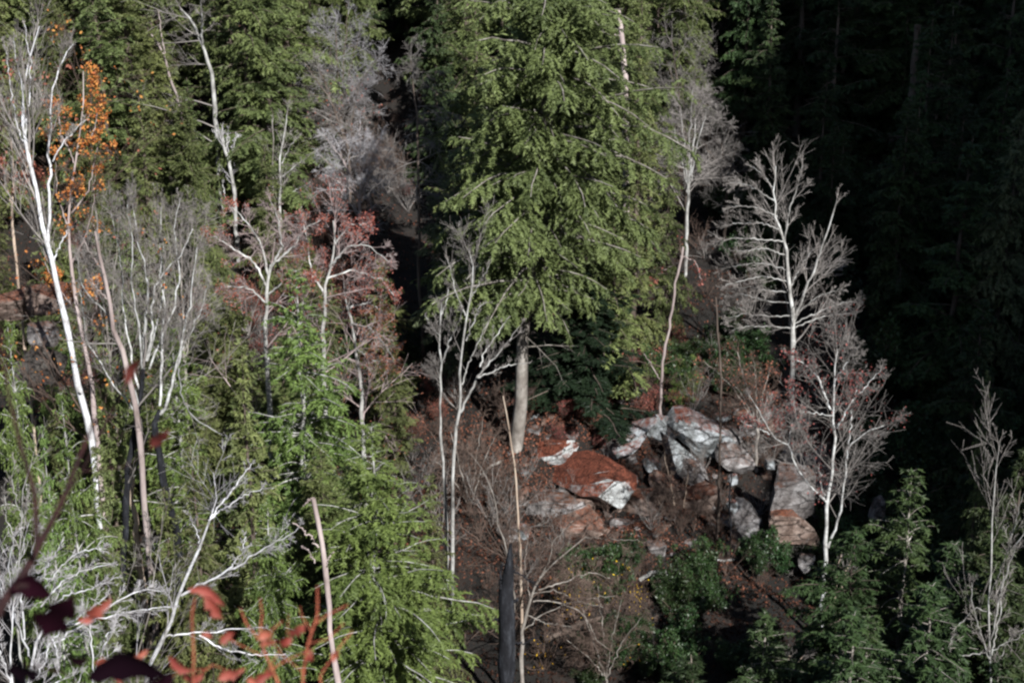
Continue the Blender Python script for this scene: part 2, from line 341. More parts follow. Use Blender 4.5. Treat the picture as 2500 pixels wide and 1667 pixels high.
# ------------------------------------------------------------------ conifers
def conifer(seed, H=24., R=4.6, nb=105, base=.12, leafm='hemlock', leaf=.24, dens=1.0, power=.75, droop=.10, barkm='bark_brown', lean=.0, dead=10, tr_=.013):
    rng = np.random.default_rng(seed)
    K = 9
    tr = np.zeros((1, K, 3)); tr[0, :, 2] = np.linspace(-1.0, H, K)
    tr[0, :, 0] = lean * np.linspace(0, 1, K) ** 2 * H + rng.normal(size=K) * .07; tr[0, :, 1] = rng.normal(size=K) * .07; tr[0, 0, :2] = 0
    rad = np.linspace(tr_ * H, .02, K)[None]
    parts = [tubes(tr, rad, 8)]
    s = np.sort(rng.random(nb) ** .9); h = base + (1 - base) * s
    az = np.arange(nb) * 2.39996 + rng.normal(size=nb) * .3
    prof = (1 - s) ** power * (.72 + .28 * np.clip(s / .12, 0, 1))
    irregular = 1 + .26 * np.sin(az + h * 9 + seed) + .14 * np.sin(3 * az + seed) + .2 * np.sin(h * 31 + 2 * az) * np.sin(h * 17 + seed)
    L = np.maximum(R * prof * rng.uniform(.62, 1.12, nb) * irregular, .35)
    p0 = np.stack([np.interp(h * (H + 1) - 1, tr[0, :, 2], tr[0, :, 0]), np.interp(h * (H + 1) - 1, tr[0, :, 2], tr[0, :, 1]), h * (H + 1) - 1], 1)
    el = np.radians(2 + 48 * s ** 1.3 + rng.normal(size=nb) * 15)
    d = np.stack([np.cos(az) * np.cos(el), np.sin(az) * np.cos(el), np.sin(el)], 1)
    KB = 7; B = np.zeros((nb, KB, 3)); B[:, 0] = p0
    for k in range(1, KB):
        d = norm(d + np.array([0, 0, -droop * (1.0 + .7 * k / KB)]) + rng.normal(size=d.shape) * .09)
        B[:, k] = B[:, k - 1] + d * (L / (KB - 1))[:, None]
    BR = (.011 * L + .012)[:, None] * np.linspace(1, .3, KB)[None]
    parts.append(tubes(B, BR, 4))
    # bare dead limbs below and inside the crown
    az2 = rng.random(dead) * 6.28; hh = rng.uniform(base * .6, .9, dead) * H
    dl = rng.uniform(.3, .75, dead) * R * (1.15 - hh / H); D = np.zeros((dead, 5, 3)); D[:, 0, 2] = hh
    dd = np.stack([np.cos(az2), np.sin(az2), rng.uniform(-.2, .3, dead)], 1)
    for k in range(1, 5):
        dd = norm(dd + rng.normal(size=dd.shape) * .12 + np.array([0, 0, -.06])); D[:, k] = D[:, k - 1] + dd * (dl / 4)[:, None]
    DR = np.tile(np.linspace(.045, .012, 5), (dead, 1))
    parts.append(tubes(D, DR, 4))
    if dead:
        C, CR = grow(rng, D, DR, 6, .25, 1, (30, 70), .4, K=4, up=-.02, rf=.5); parts.append(tubes(C, CR, 3))
    wood = mesh('trunk', *merge(parts), M[barkm], smooth=True)
    # flat feathery branchlets
    cnt = np.maximum((L / .22 * dens).astype(int), 3)
    bi = np.repeat(np.arange(nb), cnt * 2)
    t = np.concatenate([np.tile(np.linspace(.14, 1, c), 2) for c in cnt]) + rng.normal(size=len(bi)) * .01
    t = np.clip(t, .05, .999)
    sgn = np.concatenate([np.r_[np.ones(c), -np.ones(c)] for c in cnt])
    p, T, _ = sample(B, BR, bi, t)
    side = norm(np.cross(T, np.array([0, 0, 1.]))) * sgn[:, None]
    a = np.radians(rng.uniform(40, 68, len(bi)))[:, None] * (1 - .6 * (t[:, None] > .97))
    dr = norm(T * np.cos(a) + side * np.sin(a) + rng.normal(size=T.shape) * .26)
    bl = L[bi] * (.40 * (1 - t) + .13) * rng.uniform(.6, 1.25, len(bi)); bl = np.clip(bl, .22, 1.6)
    keep = rng.random(len(bi)) > .12 + .35 * (np.sin(bi * 12.9 + seed) > .55)
    p, dr, bl, bi2 = p[keep], dr[keep], bl[keep], bi[keep]
    KL = 4; Cc = np.zeros((len(p), KL, 3)); Cc[:, 0] = p
    for k in range(1, KL):
        dr = norm(dr + np.array([0, 0, -.34])); Cc[:, k] = Cc[:, k - 1] + dr * (bl / (KL - 1))[:, None]
    ln = np.maximum((bl / .085).astype(int), 3)
    li = np.repeat(np.arange(len(p)), ln * 2)
    lt = np.concatenate([np.tile(np.linspace(.12, .98, c), 2) for c in ln])
    ls = np.concatenate([np.r_[np.ones(c), -np.ones(c)] for c in ln])
    q, T2, _ = sample(Cc, np.ones(Cc.shape[:2]), li, lt)
    s2 = norm(np.cross(T2, np.array([0, 0, 1.]))) * ls[:, None]
    dl = norm(T2 * .9 + s2 * .8 + rng.normal(size=q.shape) * .38)
    nrm = norm(np.array([0, -.35, 1.]) + rng.normal(size=q.shape) * .8)
    wv = norm(np.cross(dl, nrm))
    sz = (leaf * rng.uniform(.65, 1.3, len(q)))[:, None]; wd = sz * .2
    Vv = np.stack([q + wv * wd, q + dl * sz, q - wv * wd], 1).reshape(-1, 3)
    tb = rng.uniform(0, 1, nb)[bi2] * .35 + rng.random(len(p)) * .45
    tint = np.clip(tb[li] + rng.random(len(q)) * .2 + .12 * lt, 0, 1).repeat(3)
    crown = mesh('crown', Vv, np.arange(len(Vv)).reshape(-1, 3), M[leafm], tint)
    return dict(H=H, R=R, wood=wood, crown=crown)

protos = [
    conifer(1, 26, 5.2, 160, .08, 'hemlock', .27, power=.6),
    conifer(2, 24, 4.2, 140, .12, 'hemlock', .26, power=.68, lean=.01),
    conifer(3, 22, 3.6, 125, .06, 'hemlock', .26, power=.75),
    conifer(4, 25, 5.0, 120, .22, 'pine', .32, power=.55, dens=.9, lean=-.01, dead=18),
]
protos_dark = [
    conifer(11, 26, 5.0, 120, .10, 'shade_dark_needles', .34, .85, power=.62),
    conifer(12, 24, 4.2, 105, .15, 'shade_dark_needles', .34, .85, power=.75, lean=.012, dead=16),
]
protos_mid = [conifer(13, 25, 5.4, 150, .06, 'shade_dimmed_needles', .29, power=.55), conifer(14, 22, 4.6, 120, .06, 'shade_dimmed_needles', .29, power=.6, barkm='bark_grey')]
proto_deep_shade = conifer(15, 24, 5.2, 120, .05, 'deep_shade_needles', .33, power=.5)
hero_center = conifer(21, 32, 7.2, 270, .33, 'hemlock', .215, .95, power=.42, droop=.09, barkm='bark_grey', dead=46, tr_=.013)
hero_front = conifer(22, 24, 6.2, 240, .04, 'hemlock_bright', .20, 1.1, power=.6, droop=.09, barkm='bark_pale', dead=18)
hero_left = conifer(23, 23, 4.8, 140, .10, 'hemlock_bright', .24, .85, power=.6, droop=.08, barkm='bark_pale', dead=30)

def put_conifer(pr, x, y, H, wid, rz, label, group=None, cat='tree', name='hemlock_tree', tiltx=0., tilty=0.):
    z = float(tz(x, y)) - .2
    o = bpy.data.objects.new(name, None); col.objects.link(o)
    o.empty_display_size = .5
    o.location = (x, y, z); o.rotation_euler = (tiltx, tilty, rz)
    k = H / pr['H']; kw = wid / pr['R']
    o.scale = (kw, kw, k)
    tag(o, label, cat, group)
    link('trunk', pr['wood'], o); link('crown', pr['crown'], o)
    return o
def conifer_px(pr, px, top, Y, halfw, label, rz=0., group=None, **kw):
    """top at photo row `top`, trunk column px, at distance Y; foot on the ground"""
    p = W(px, top, Y); x = p[0]
    H = p[2] - float(tz(x, Y)) + .2
    return put_conifer(pr, x, Y, H, halfw * mpp(Y, top + 300), rz, label, group, **kw)

# ---- conifers one can single out
HP = protos
conifer_px(hero_center, 1258, -240, 79.5, 345, 'tallest broad hemlock in the middle, its pale bare trunk showing below the crown', 0.0, tilty=math.radians(4.6))
conifer_px(hero_front, 905, 1040, 57, 330, 'bright green bushy hemlock filling the bottom, right of the broken grey pole', .4)
conifer_px(hero_front, 650, 1230, 56.5, 170, 'bright hemlock mass left of the broken grey pole', 2.4)
conifer_px(hero_left, 420, 800, 69, 150, 'bright hemlock growing between the fan of stems and the thin bright hemlock', 4.4)
conifer_px(HP[2], 240, 800, 68.5, 120, 'hemlock filling the gap between the white birch and the fan of stems', 1.4)
conifer_px(HP[0], 560, 700, 78, 140, 'hemlock standing behind the tangled oak', 3.4)
conifer_px(HP[1], 300, 560, 82, 110, 'hemlock rising behind the weathered pinkish snag', .9)
conifer_px(HP[1], 235, 1085, 60, 120, 'dull hemlock hiding the foot of the white birch', 2.2)
conifer_px(hero_left, 150, 960, 57, 120, 'bright young hemlock between the left edge bush and the birch foot', 3.1)
conifer_px(HP[2], 400, 1190, 59, 120, 'hemlock between the two black trunks', 5.0)
conifer_px(HP[2], 1050, 1150, 63, 90, 'small hemlock at the foot of the graceful forked tree', 2.6)
conifer_px(hero_left, 722, 660, 68, 215, 'thin bright hemlock with exposed pale trunk and limbs above the broken grey pole', 2.2)
conifer_px(HP[0], 640, -90, 104, 165, 'tall dense hemlock at the top, left of the grey twiggy thicket', .3)
conifer_px(HP[1], 225, -120, 110, 150, 'tall hemlock at the top left behind the white birch', 1.9)
conifer_px(HP[2], 335, 190, 96, 110, 'lower hemlock with feathery boughs right of the orange leaved tree', 2.5)
conifer_px(HP[2], 455, 190, 99, 95, 'slim dark hemlock in front of the leaning dead stems', 4.5)
conifer_px(HP[1], 1165, -90, 92, 150, 'hemlock crowding the left flank of the tallest hemlock', 3.9)
conifer_px(HP[2], 1500, 430, 85, 150, 'hemlock hanging low behind the right side of the tallest hemlock', 1.7)
conifer_px(HP[2], 1565, 60, 90, 130, 'hemlock just right of the broken snag top', .9)
conifer_px(HP[1], 1640, 300, 92, 70, 'narrow hemlock at the right foot of the tallest crown', 2.0)
conifer_px(HP[3], 1110, 370, 86, 125, 'shorter hemlock standing in front of the black gap beside the dead grey conifer', 5.2)
conifer_px(proto_deep_shade, 1440, 660, 83.5, 190, 'dark shaded hemlock under the tallest tree, right of its trunk', 1.2)
conifer_px(HP[2], 960, 820, 80, 80, 'small yellow green hemlock right of the red twigged tree', .2)
conifer_px(HP[2], 590, 830, 63, 130, 'young hemlock between the fan of stems and the thin bright hemlock', .7)
conifer_px(HP[1], 470, 1050, 58, 130, 'hemlock under the arched fallen branch, behind the pale leaning shrub', 3.3)
conifer_px(hero_front, 20, 790, 58, 130, 'bright green bush-like hemlock at the left edge beside the rock ledge', 5.5)
conifer_px(hero_left, 100, 1040, 52, 110, 'bright hemlock at the lower left behind the silvery branches', 1.1)
conifer_px(HP[2], 2415, 905, 66, 70, 'slim young hemlock catching light beside the dark right hand slope', .5)
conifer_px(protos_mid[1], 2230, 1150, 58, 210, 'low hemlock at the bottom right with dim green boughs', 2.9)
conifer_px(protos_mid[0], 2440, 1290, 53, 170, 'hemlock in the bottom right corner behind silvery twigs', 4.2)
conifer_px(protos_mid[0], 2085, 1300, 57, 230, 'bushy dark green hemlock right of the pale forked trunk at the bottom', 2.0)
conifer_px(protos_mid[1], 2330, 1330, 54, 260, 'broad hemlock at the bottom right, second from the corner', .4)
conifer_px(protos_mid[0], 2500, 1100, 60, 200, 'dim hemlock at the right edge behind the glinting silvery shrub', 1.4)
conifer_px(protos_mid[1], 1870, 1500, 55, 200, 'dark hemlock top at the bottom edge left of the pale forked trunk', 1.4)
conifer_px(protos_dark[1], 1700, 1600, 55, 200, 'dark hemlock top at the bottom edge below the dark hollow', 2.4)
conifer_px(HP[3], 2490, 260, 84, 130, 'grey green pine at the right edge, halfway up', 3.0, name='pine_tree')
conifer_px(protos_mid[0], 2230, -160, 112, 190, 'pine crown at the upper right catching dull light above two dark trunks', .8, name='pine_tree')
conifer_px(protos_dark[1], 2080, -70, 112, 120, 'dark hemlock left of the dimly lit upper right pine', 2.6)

# ---- the woods behind, one object per tree
rs = random.Random(7)
zone = {
 'ul': ('green hemlock among the sunlit trees crowding the upper left slope', 'sunlit hemlocks on the upper left slope'),
 'um': ('hemlock in the rank behind the tallest tree', 'sunlit hemlocks behind the tallest tree'),
 'ur': ('nearly black hemlock on the shaded upper right slope', 'shaded hemlocks on the upper right slope'),
 'lr': ('dark hemlock low on the shaded right hand slope', 'shaded hemlocks low on the right'),
}
woods = []
y = 92.0
while y < 141:
    sp = 5.6 if y < 150 else 8.0
    half = .40 * y + 8
    x = -half + rs.uniform(0, sp)
    while x < half:
        xx, yy = x + rs.uniform(-1.6, 1.6), y + rs.uniform(-2, 2)
        x += sp * rs.uniform(.8, 1.25)
        ux = 1250 + F * xx / yy * .97
        H = rs.uniform(15, 25)
        if yy < 103: H *= .72
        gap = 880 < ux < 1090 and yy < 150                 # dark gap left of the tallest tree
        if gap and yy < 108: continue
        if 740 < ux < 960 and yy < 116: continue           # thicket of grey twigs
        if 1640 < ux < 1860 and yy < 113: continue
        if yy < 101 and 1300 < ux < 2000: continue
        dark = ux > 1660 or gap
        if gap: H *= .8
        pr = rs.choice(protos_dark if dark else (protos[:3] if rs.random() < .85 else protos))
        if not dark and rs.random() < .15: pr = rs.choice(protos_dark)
        o = put_conifer(pr, xx, yy, H, H * rs.uniform(.16, .23), rs.uniform(0, 6.28), None, None, tilty=rs.uniform(-.04, .04))
        woods.append((ux, yy, o))
    y += sp
PLACES = [(-9999, 120, 'at the top left corner behind the white birch'), (120, 420, 'behind the orange leaved tree'), (420, 620, 'behind the leaning dead trunks at the top'),
          (620, 880, 'behind the smoky grey leafless trees'), (880, 1090, 'in the dark gap behind the dead grey conifer'), (1090, 1330, 'behind the left flank of the tallest hemlock'),
          (1330, 1660, 'behind the broken snag top'), (1660, 1900, 'in the black shade behind the twisted leafless trees'), (1900, 2180, 'in the shade above the broad layered tree'),
          (2180, 2420, 'in the shade around the massive black trunk'), (2420, 9999, 'at the shaded right hand edge')]
ORD = ['leftmost', 'second', 'third', 'fourth', 'fifth', 'sixth', 'seventh', 'eighth', 'ninth', 'tenth', 'eleventh', 'twelfth']
for (a_, b_, place) in PLACES:
    for near in (0, 1):
        grp = sorted([w for w in woods if a_ <= w[0] < b_ and (w[1] < 112) == bool(near)], key=lambda w: w[0])
        row = 'near' if near else 'farther up'
        for k, w in enumerate(grp):
            what = 'hemlock'
            if k < 12 and len(grp) > 1: lab = '%s from left %s %s, %s' % (ORD[k], what, place, row) if k else 'leftmost %s %s, %s' % (what, place, row)
            else: lab = '%s %s, %s' % (what, place, row)
            tag(w[2], lab, 'tree', 'hemlocks ' + place)
for i in range(30):                   # young hemlocks among the bare trees of the left slope
    yy = rs.uniform(64, 92); ux = rs.uniform(-.33, -.07); H = rs.uniform(6, 11)
    put_conifer(protos[rs.choice([0, 1, 2])], ux * yy, yy, H, H * rs.uniform(.2, .3), rs.uniform(0, 6), 'young hemlock half hidden among the bare stems of the left slope', 'young hemlocks among the bare stems')
for (xx, yy, H) in [(13, 50.5, 14.3), (16, 51, 14.8), (11, 49, 12.6), (19, 52, 15.5), (9.5, 52.5, 10.8), (22, 51, 15.5), (9, 50, 12), (14, 52, 13), (18.5, 50, 13), (12, 46, 12), (6, 51, 10), (23, 53, 14), (17, 46, 13), (21, 47, 13)]:   # added just below the view to shade the hollow
    put_conifer(protos_mid[1], xx, yy, H, H * .3, xx * 2, 'dark hemlock added just below the bottom edge to shade the hollow', 'hemlocks added below the bottom edge for shade')
for (xx, yy, H) in [(26, 84, 17), (31, 78, 19), (24.5, 74, 14), (35, 90, 20), (29, 70, 15), (22, 67, 11), (33, 66, 16), (37, 80, 20), (28, 92, 16), (20.5, 60, 9.5), (26.5, 63, 13), (24, 90, 16), (30.5, 86, 19), (34, 74, 18), (27, 97, 18), (21, 96, 12)]:
    put_conifer(protos_dark[int(H) % 2], xx, yy, H, H * .22, xx * 3.1, zone['lr'][0], zone['lr'][1])

# ------------------------------------------------------------------ bare trees traced stem by stem
def bare_tree(name, label, Y, stems, l1=(6, (25, 60), .35), l2=(7, (25, 60), .45), l3=(5, (25, 60), .5), bm='bark_grey', tm='twig',
              leaf=None, up=.12, seed=0, wob=.10, spread=.35, cat='tree', group=None, t0=.35, flat=.6, ground=True, twig_r=.0075, bm0=None):
    """stems: list of (photo polyline, width px at foot, width px at tip, density of side branches)"""
    rng = np.random.default_rng(seed + 100)
    if Y is None: Y = hit(*stems[0][0][0])
    SP, SR, dens = [], [], []
    for k, st in enumerate(stems):
        pts, w0, w1 = st[0], st[1], st[2]; dn = st[3] if len(st) > 3 else 1.0
        dz = rng.normal() * spread; n = len(pts)
        P = []
        for j, (px, py) in enumerate(pts):
            P.append(W(px, py, Y + (0 if k == 0 else dz * j)))
        wk = .95 if bm == 'bark_white' and 'birch' not in name else .8
        r0, r1 = w0 * wk * mpp(Y) / 2, w1 * wk * mpp(Y) / 2
        rad = np.linspace(r0, r1, n)
        if len(st) > 4: rad = np.array(st[4]) * mpp(Y) / 2; r0 = rad[0]
        if k == 0:
            b0 = P[0]; g = float(tz(b0[0], Y))
            if ground:
                if b0[2] > g: P = [np.array([b0[0], Y, g - .4])] + P; rad = np.r_[r0 * 1.15, rad]
            root = np.array([b0[0], Y, g])
        K = 22
        p, r = resample(P, rad, K, rng, .03)
        r = r * rng.uniform(.88, 1.14, K)
        p -= root
        SP.append(p); SR.append(r); dens.append(dn)
    SP = np.array(SP); SR = np.array(SR)
    tw = []
    ends = []
    lv = []
    for k in range(len(SP)):
        n1 = int(l1[0] * dens[k])
        if n1 < 1: continue
        total = np.linalg.norm(np.diff(SP[k], axis=0), axis=1).sum()
        C, CR = grow(rng, SP[k:k + 1], SR[k:k + 1], n1, t0 if k == 0 else .15, .99, l1[1], l1[2] * 1.2, K=6, up=up, wob=wob * .8, rf=.42, flat=flat)
        tip, tipr = grow(rng, SP[k:k + 1], SR[k:k + 1], max(1, n1 // 5), .95, 1, (5, 25), l1[2] * .8, K=6, up=up, wob=wob, rf=.9, flat=flat)
        C = np.concatenate([C, tip]); CR = np.concatenate([CR, tipr])
        tw.append(tubes(C, CR, 4))
        D, DR = grow(rng, C, CR, l2[0], .12, 1, l2[1], l2[2] * 1.35, K=5, up=up * .7, wob=wob, rf=.6)
        DR = np.maximum(DR, twig_r); tw.append(tubes(D, DR, 3))
        E, ER = grow(rng, D, DR, l3[0] + 1, .1, 1, l3[1], l3[2] * 1.35, K=2, up=up * .5, wob=wob, rf=.7)
        ER = np.maximum(ER, twig_r * .75); tw.append(tubes(E, ER, 3)); ends.append(E)
    o = bpy.data.objects.new(name, None); col.objects.link(o); o.empty_display_size = .5
    o.location = root; tag(o, label, cat, group)
    link('trunk', mesh('trunk', *tubes(SP[:1], SR[:1], 10, .07 if stems[0][1] < 40 else .13), M[bm0 or bm], smooth=True), o)
    for q in range(1, len(SP)): link('limb', mesh('limb', *tubes(SP[q:q + 1], SR[q:q + 1], 6), M[bm], smooth=True), o)
    if tw: link('crown', mesh('bare_crown', *merge(tw), M[tm], smooth=True), o)
    if leaf and ends:
        E = np.concatenate(ends)
        mname, frac, size = leaf[:3]
        sel = rng.random(len(E)) < frac
        # leaves hang in clusters
        c = E[sel][:, -1]; cl = np.sin(c[:, 0] * 1.1 + seed) + np.sin(c[:, 2] * .9 + 2) + np.sin(c[:, 1] * 1.3)
        c = c[cl > -.7]
        c = np.repeat(c, leaf[3] if len(leaf) > 3 else 2, 0)
        Vl, Ql = leaves_at(rng, c, size, .10)
        link('leaves', mesh('leaves', Vl, Ql, M[mname], rng.random(len(c)).repeat(4)), o)
    return o

bare_tree('birch_tree', 'leaning white barked birch at the left, brightest trunk on the slope', 66,
    [([(228, 1100), (205, 1000), (170, 830), (140, 700), (112, 580), (90, 480), (71, 393), (55, 340), (57, 300), (59, 250), (50, 178), (71, 143), (96, 64)], 19, 3, 1.5),
     ([(57, 345), (39, 296), (27, 214), (11, 107)], 6, 2, .8), ([(60, 300), (52, 200), (30, 90)], 5, 2, .8), ([(62, 330), (72, 240), (75, 150), (60, 60)], 5, 2, .8),
     ([(118, 590), (121, 540), (120, 464), (125, 421), (116, 364), (123, 321), (125, 221), (139, 186), (157, 143), (179, 107)], 10, 2, 1.2),
     ([(128, 395), (161, 339), (193, 304), (215, 290)], 4, 1.5, .7), ([(130, 640), (150, 590), (170, 560)], 5, 2, .5)],
    (8, (15, 40), .22), (7, (15, 45), .45), (4, (20, 50), .5), 'bark_white', 'twig', None, .3, 1, t0=.6)
bare_tree('maple_tree', 'slender tree with orange autumn leaves just right of the white birch', 68,
    [([(228, 980), (207, 846), (189, 767), (172, 650), (165, 560), (172, 480), (188, 380), (200, 260), (205, 175)], 14, 2, 1.6),
     ([(172, 650), (200, 600), (225, 520), (235, 420)], 6, 2), ([(168, 560), (140, 480), (135, 380)], 5, 2), ([(188, 380), (225, 330), (240, 270)], 5, 2),
     ([(189, 767), (140, 700), (110, 640)], 5, 2), ([(175, 520), (215, 470), (235, 380), (250, 300)], 5, 2, 1.4), ([(185, 400), (150, 330), (140, 250)], 4, 2, 1.2), ([(195, 320), (225, 250), (215, 170)], 4, 2, 1.4), ([(200, 820), (235, 760), (240, 680)], 5, 2)],
    (7, (30, 70), .28), (7, (25, 60), .4), (5, (25, 60), .5), 'bark_pink', 'twig_brown', ('orange', .45, .17, 2), .05, 2)
bare_tree('maple_tree', 'sparse rusty leaved sapling at the left edge, behind the white birch', 74,
    [([(30, 560), (28, 480), (35, 400), (25, 330)], 8, 2, 1.6), ([(30, 480), (60, 430), (75, 380)], 4, 2), ([(30, 500), (5, 440), (-20, 400)], 4, 2)],
    (7, (30, 70), .4), (7, (25, 60), .4), (5, (25, 60), .5), 'bark_tan', 'twig_brown', ('red_leaf', .7, .2, 2), .05, 3)
bare_tree('dead_tree', 'weathered pinkish grey snag standing left of the fan of stems', 64,
    [([(335, 1010), (321, 939), (303, 881), (278, 810), (268, 739), (250, 660), (240, 610), (232, 565)], 17, 9, .5), ([(250, 660), (215, 610), (190, 560)], 4, 1, .6), ([(262, 730), (225, 690), (205, 640)], 4, 1, .6)],
    (5, (40, 80), .2), (4, (25, 60), .45), (3, (25, 60), .5), 'bark_pink', 'twig', None, .05, 4)
bare_tree('bare_tree', 'wide fan of pale stems rising from two black trunks', 65,
    [([(305, 1640), (293, 1464), (296, 1392), (307, 1285), (310, 1153), (325, 1080), (340, 1000), (350, 920), (355, 860)], 26, 12, 0.15),
     ([(350, 900), (350, 839), (361, 753), (361, 696), (354, 660), (339, 589), (325, 500)], 11, 2.5, 1.3),
     ([(356, 880), (371, 832), (371, 767), (379, 703), (411, 649), (443, 621), (470, 560)], 10, 2.5, 1.3),
     ([(348, 900), (343, 850), (336, 767), (321, 689), (325, 600), (310, 500)], 8, 2, 1.3),
     ([(345, 960), (322, 890), (314, 839), (304, 785), (300, 714), (293, 624), (270, 520)], 8, 2, 1.3),
     ([(340, 990), (311, 910), (279, 810), (257, 760), (229, 735), (200, 696), (185, 620)], 8, 2, 1.2),
     ([(335, 1010), (282, 949), (243, 881), (214, 832), (200, 760), (190, 690)], 6, 1.5, 1.),
     ([(360, 880), (385, 780), (400, 700), (390, 600), (395, 500)], 7, 2, 1.2),
     ([(365, 900), (420, 760), (440, 680), (425, 560), (440, 480)], 7, 2, 1.2)],
    (9, (12, 38), .26), (5, (15, 45), .42), (3, (20, 55), .5), 'bark_stem', 'twig', None, .25, 5, spread=.25, bm0='bark_char_shade')  # lower trunk's shade is in its black bark colour
bare_tree('bare_tree', 'forked pale stems just right of the fan, on one thick black leaning trunk', 64.2,
    [([(438, 1500), (439, 1357), (425, 1268), (403, 1189), (386, 1107), (375, 1040), (392, 1000)], 30, 16, 0.1),
     ([(392, 1010), (407, 992), (421, 932), (439, 864), (450, 796), (464, 749), (468, 706), (480, 600)], 12, 2.5, 1.3),
     ([(390, 990), (396, 874), (396, 803), (404, 732), (389, 678), (400, 600)], 9, 2, 1.3),
     ([(437, 900), (443, 964), (464, 1010), (500, 1039), (550, 1064), (590, 1075)], 5, 3, .6),
     ([(430, 900), (455, 830), (490, 760), (510, 680)], 6, 2, 1.2)],
    (9, (12, 38), .26), (5, (15, 45), .42), (3, (20, 55), .5), 'bark_stem', 'twig', None, .25, 6, spread=.25, bm0='bark_char_shade')  # black trunk: shade given as bark colour
bare_tree('dead_tree', 'thick dark trunk with a patch of orange bark beside the two black trunks', 66,
    [([(350, 1440), (346, 1400), (332, 1307), (321, 1178), (316, 1120)], 20, 12, .3)], (3, (40, 80), .2), (4, (25, 60), .45), (3, (25, 60), .5), 'bark_tan', 'twig_brown', None, .05, 7, group=None)
bare_tree('birch_tree', 'short pale birch with a broom-like broken top, left of the thin twin trees', None,
    [([(582, 640), (575, 540), (572, 460), (560, 400), (548, 360), (538, 325)], 13, 7, 1.0), ([(552, 370), (532, 315)], 5, 2), ([(552, 370), (556, 310)], 5, 2), ([(560, 400), (575, 340), (578, 330)], 4, 2), ([(570, 520), (548, 480), (543, 440)], 4, 2, .3)],
    (6, (10, 30), .25), (4, (20, 50), .4), (3, (20, 50), .5), 'bark_pale', 'twig_pale', None, .2, 8)
bare_tree('bare_tree', 'thin pale tree with one fork, second of the twin trunks above the red twigs', None,
    [([(686, 640), (683, 560), (684, 440), (683, 390), (695, 320), (702, 280)], 10, 2, 1.3), ([(690, 432), (720, 405), (745, 390)], 5, 1.5), ([(688, 490), (720, 465), (760, 445)], 5, 1.5), ([(688, 400), (712, 350), (735, 330)], 3, 1)],
    (8, (30, 60), .22), (6, (25, 60), .45), (4, (25, 60), .5), 'bark_pale', 'twig', None, .12, 9)
bare_tree('bare_tree', 'very thin pole tree, first of the twin trunks above the red twigs', None,
    [([(670, 640), (670, 500), (665, 400), (668, 330), (664, 290)], 7, 2, .8)], (7, (30, 60), .15), (5, (25, 60), .45), (3, (25, 60), .5), 'bark_grey', 'twig', None, .12, 10)
bare_tree('oak_tree', 'tangled oak with rusty red leaf tips left of the arching branches', 74,
    [([(650, 860), (648, 800), (650, 740), (652, 690), (660, 650)], 14, 9, .5),
     ([(652, 700), (620, 640), (560, 600), (510, 570)], 8, 2, 1.5), ([(655, 670), (640, 600), (600, 540), (560, 500)], 8, 2, 1.5), ([(660, 660), (690, 600), (680, 540), (660, 490)], 8, 2, 1.5),
     ([(660, 650), (720, 600), (740, 560), (780, 540)], 8, 2, 1.4), ([(650, 740), (600, 700), (540, 700), (500, 740)], 7, 2, 1.3), ([(655, 720), (700, 680), (760, 680)], 7, 2, 1.2)],
    (9, (30, 70), .3), (7, (25, 60), .42), (4, (25, 60), .5), 'bark_pale', 'twig_pink', ('red_leaf', .85, .11, 2), .04, 11)
bare_tree('oak_tree', 'pale oak with arching branches and rusty leaf tips, right of the tangled oak', 75,
    [([(789, 880), (789, 810), (796, 732), (793, 696), (807, 646), (818, 600), (815, 540)], 13, 4, 1.2),
     ([(796, 720), (760, 670), (752, 600), (740, 540)], 8, 2, 1.5), ([(805, 650), (850, 600), (900, 600), (950, 640)], 8, 2, 1.5), ([(815, 600), (850, 550), (900, 545)], 7, 2, 1.5), ([(800, 680), (860, 660), (930, 680), (960, 720)], 7, 2, 1.5)],
    (9, (30, 70), .3), (7, (25, 60), .42), (4, (25, 60), .5), 'bark_pale', 'twig_pink', ('red_leaf', .7, .11, 2), .03, 12)
bare_tree('oak_tree', 'oak with a drooping red tipped crown left of the small yellow green hemlock', 77,
    [([(888, 1110), (884, 1053), (880, 928), (869, 857), (859, 785), (845, 740), (840, 690)], 14, 4, 1.0),
     ([(860, 790), (900, 800), (940, 840), (965, 880)], 8, 2, 1.6), ([(850, 750), (900, 740), (950, 770)], 7, 2, 1.5), ([(868, 850), (910, 880), (940, 880)], 5, 2, 1.1)],
    (9, (30, 70), .3), (7, (25, 60), .42), (4, (25, 60), .5), 'bark_pale', 'twig_pink', ('red_leaf', .85, .11, 2), -.02, 13)
bare_tree('dead_tree', 'tall dead grey conifer with drooping twiggy limbs before the black gap', 88,
    [([(1046, 1040), (1041, 946), (1034, 874), (1032, 785), (1023, 707), (1023, 553), (1019, 357), (1019, 286), (1009, 214), (1003, 150)], 14, 3, 2.6)],
    (12, (65, 100), .15), (9, (30, 65), .4), (6, (30, 60), .5), 'bark_grey', 'twig', None, -.14, 14, t0=.62, bm0='bark_brown')
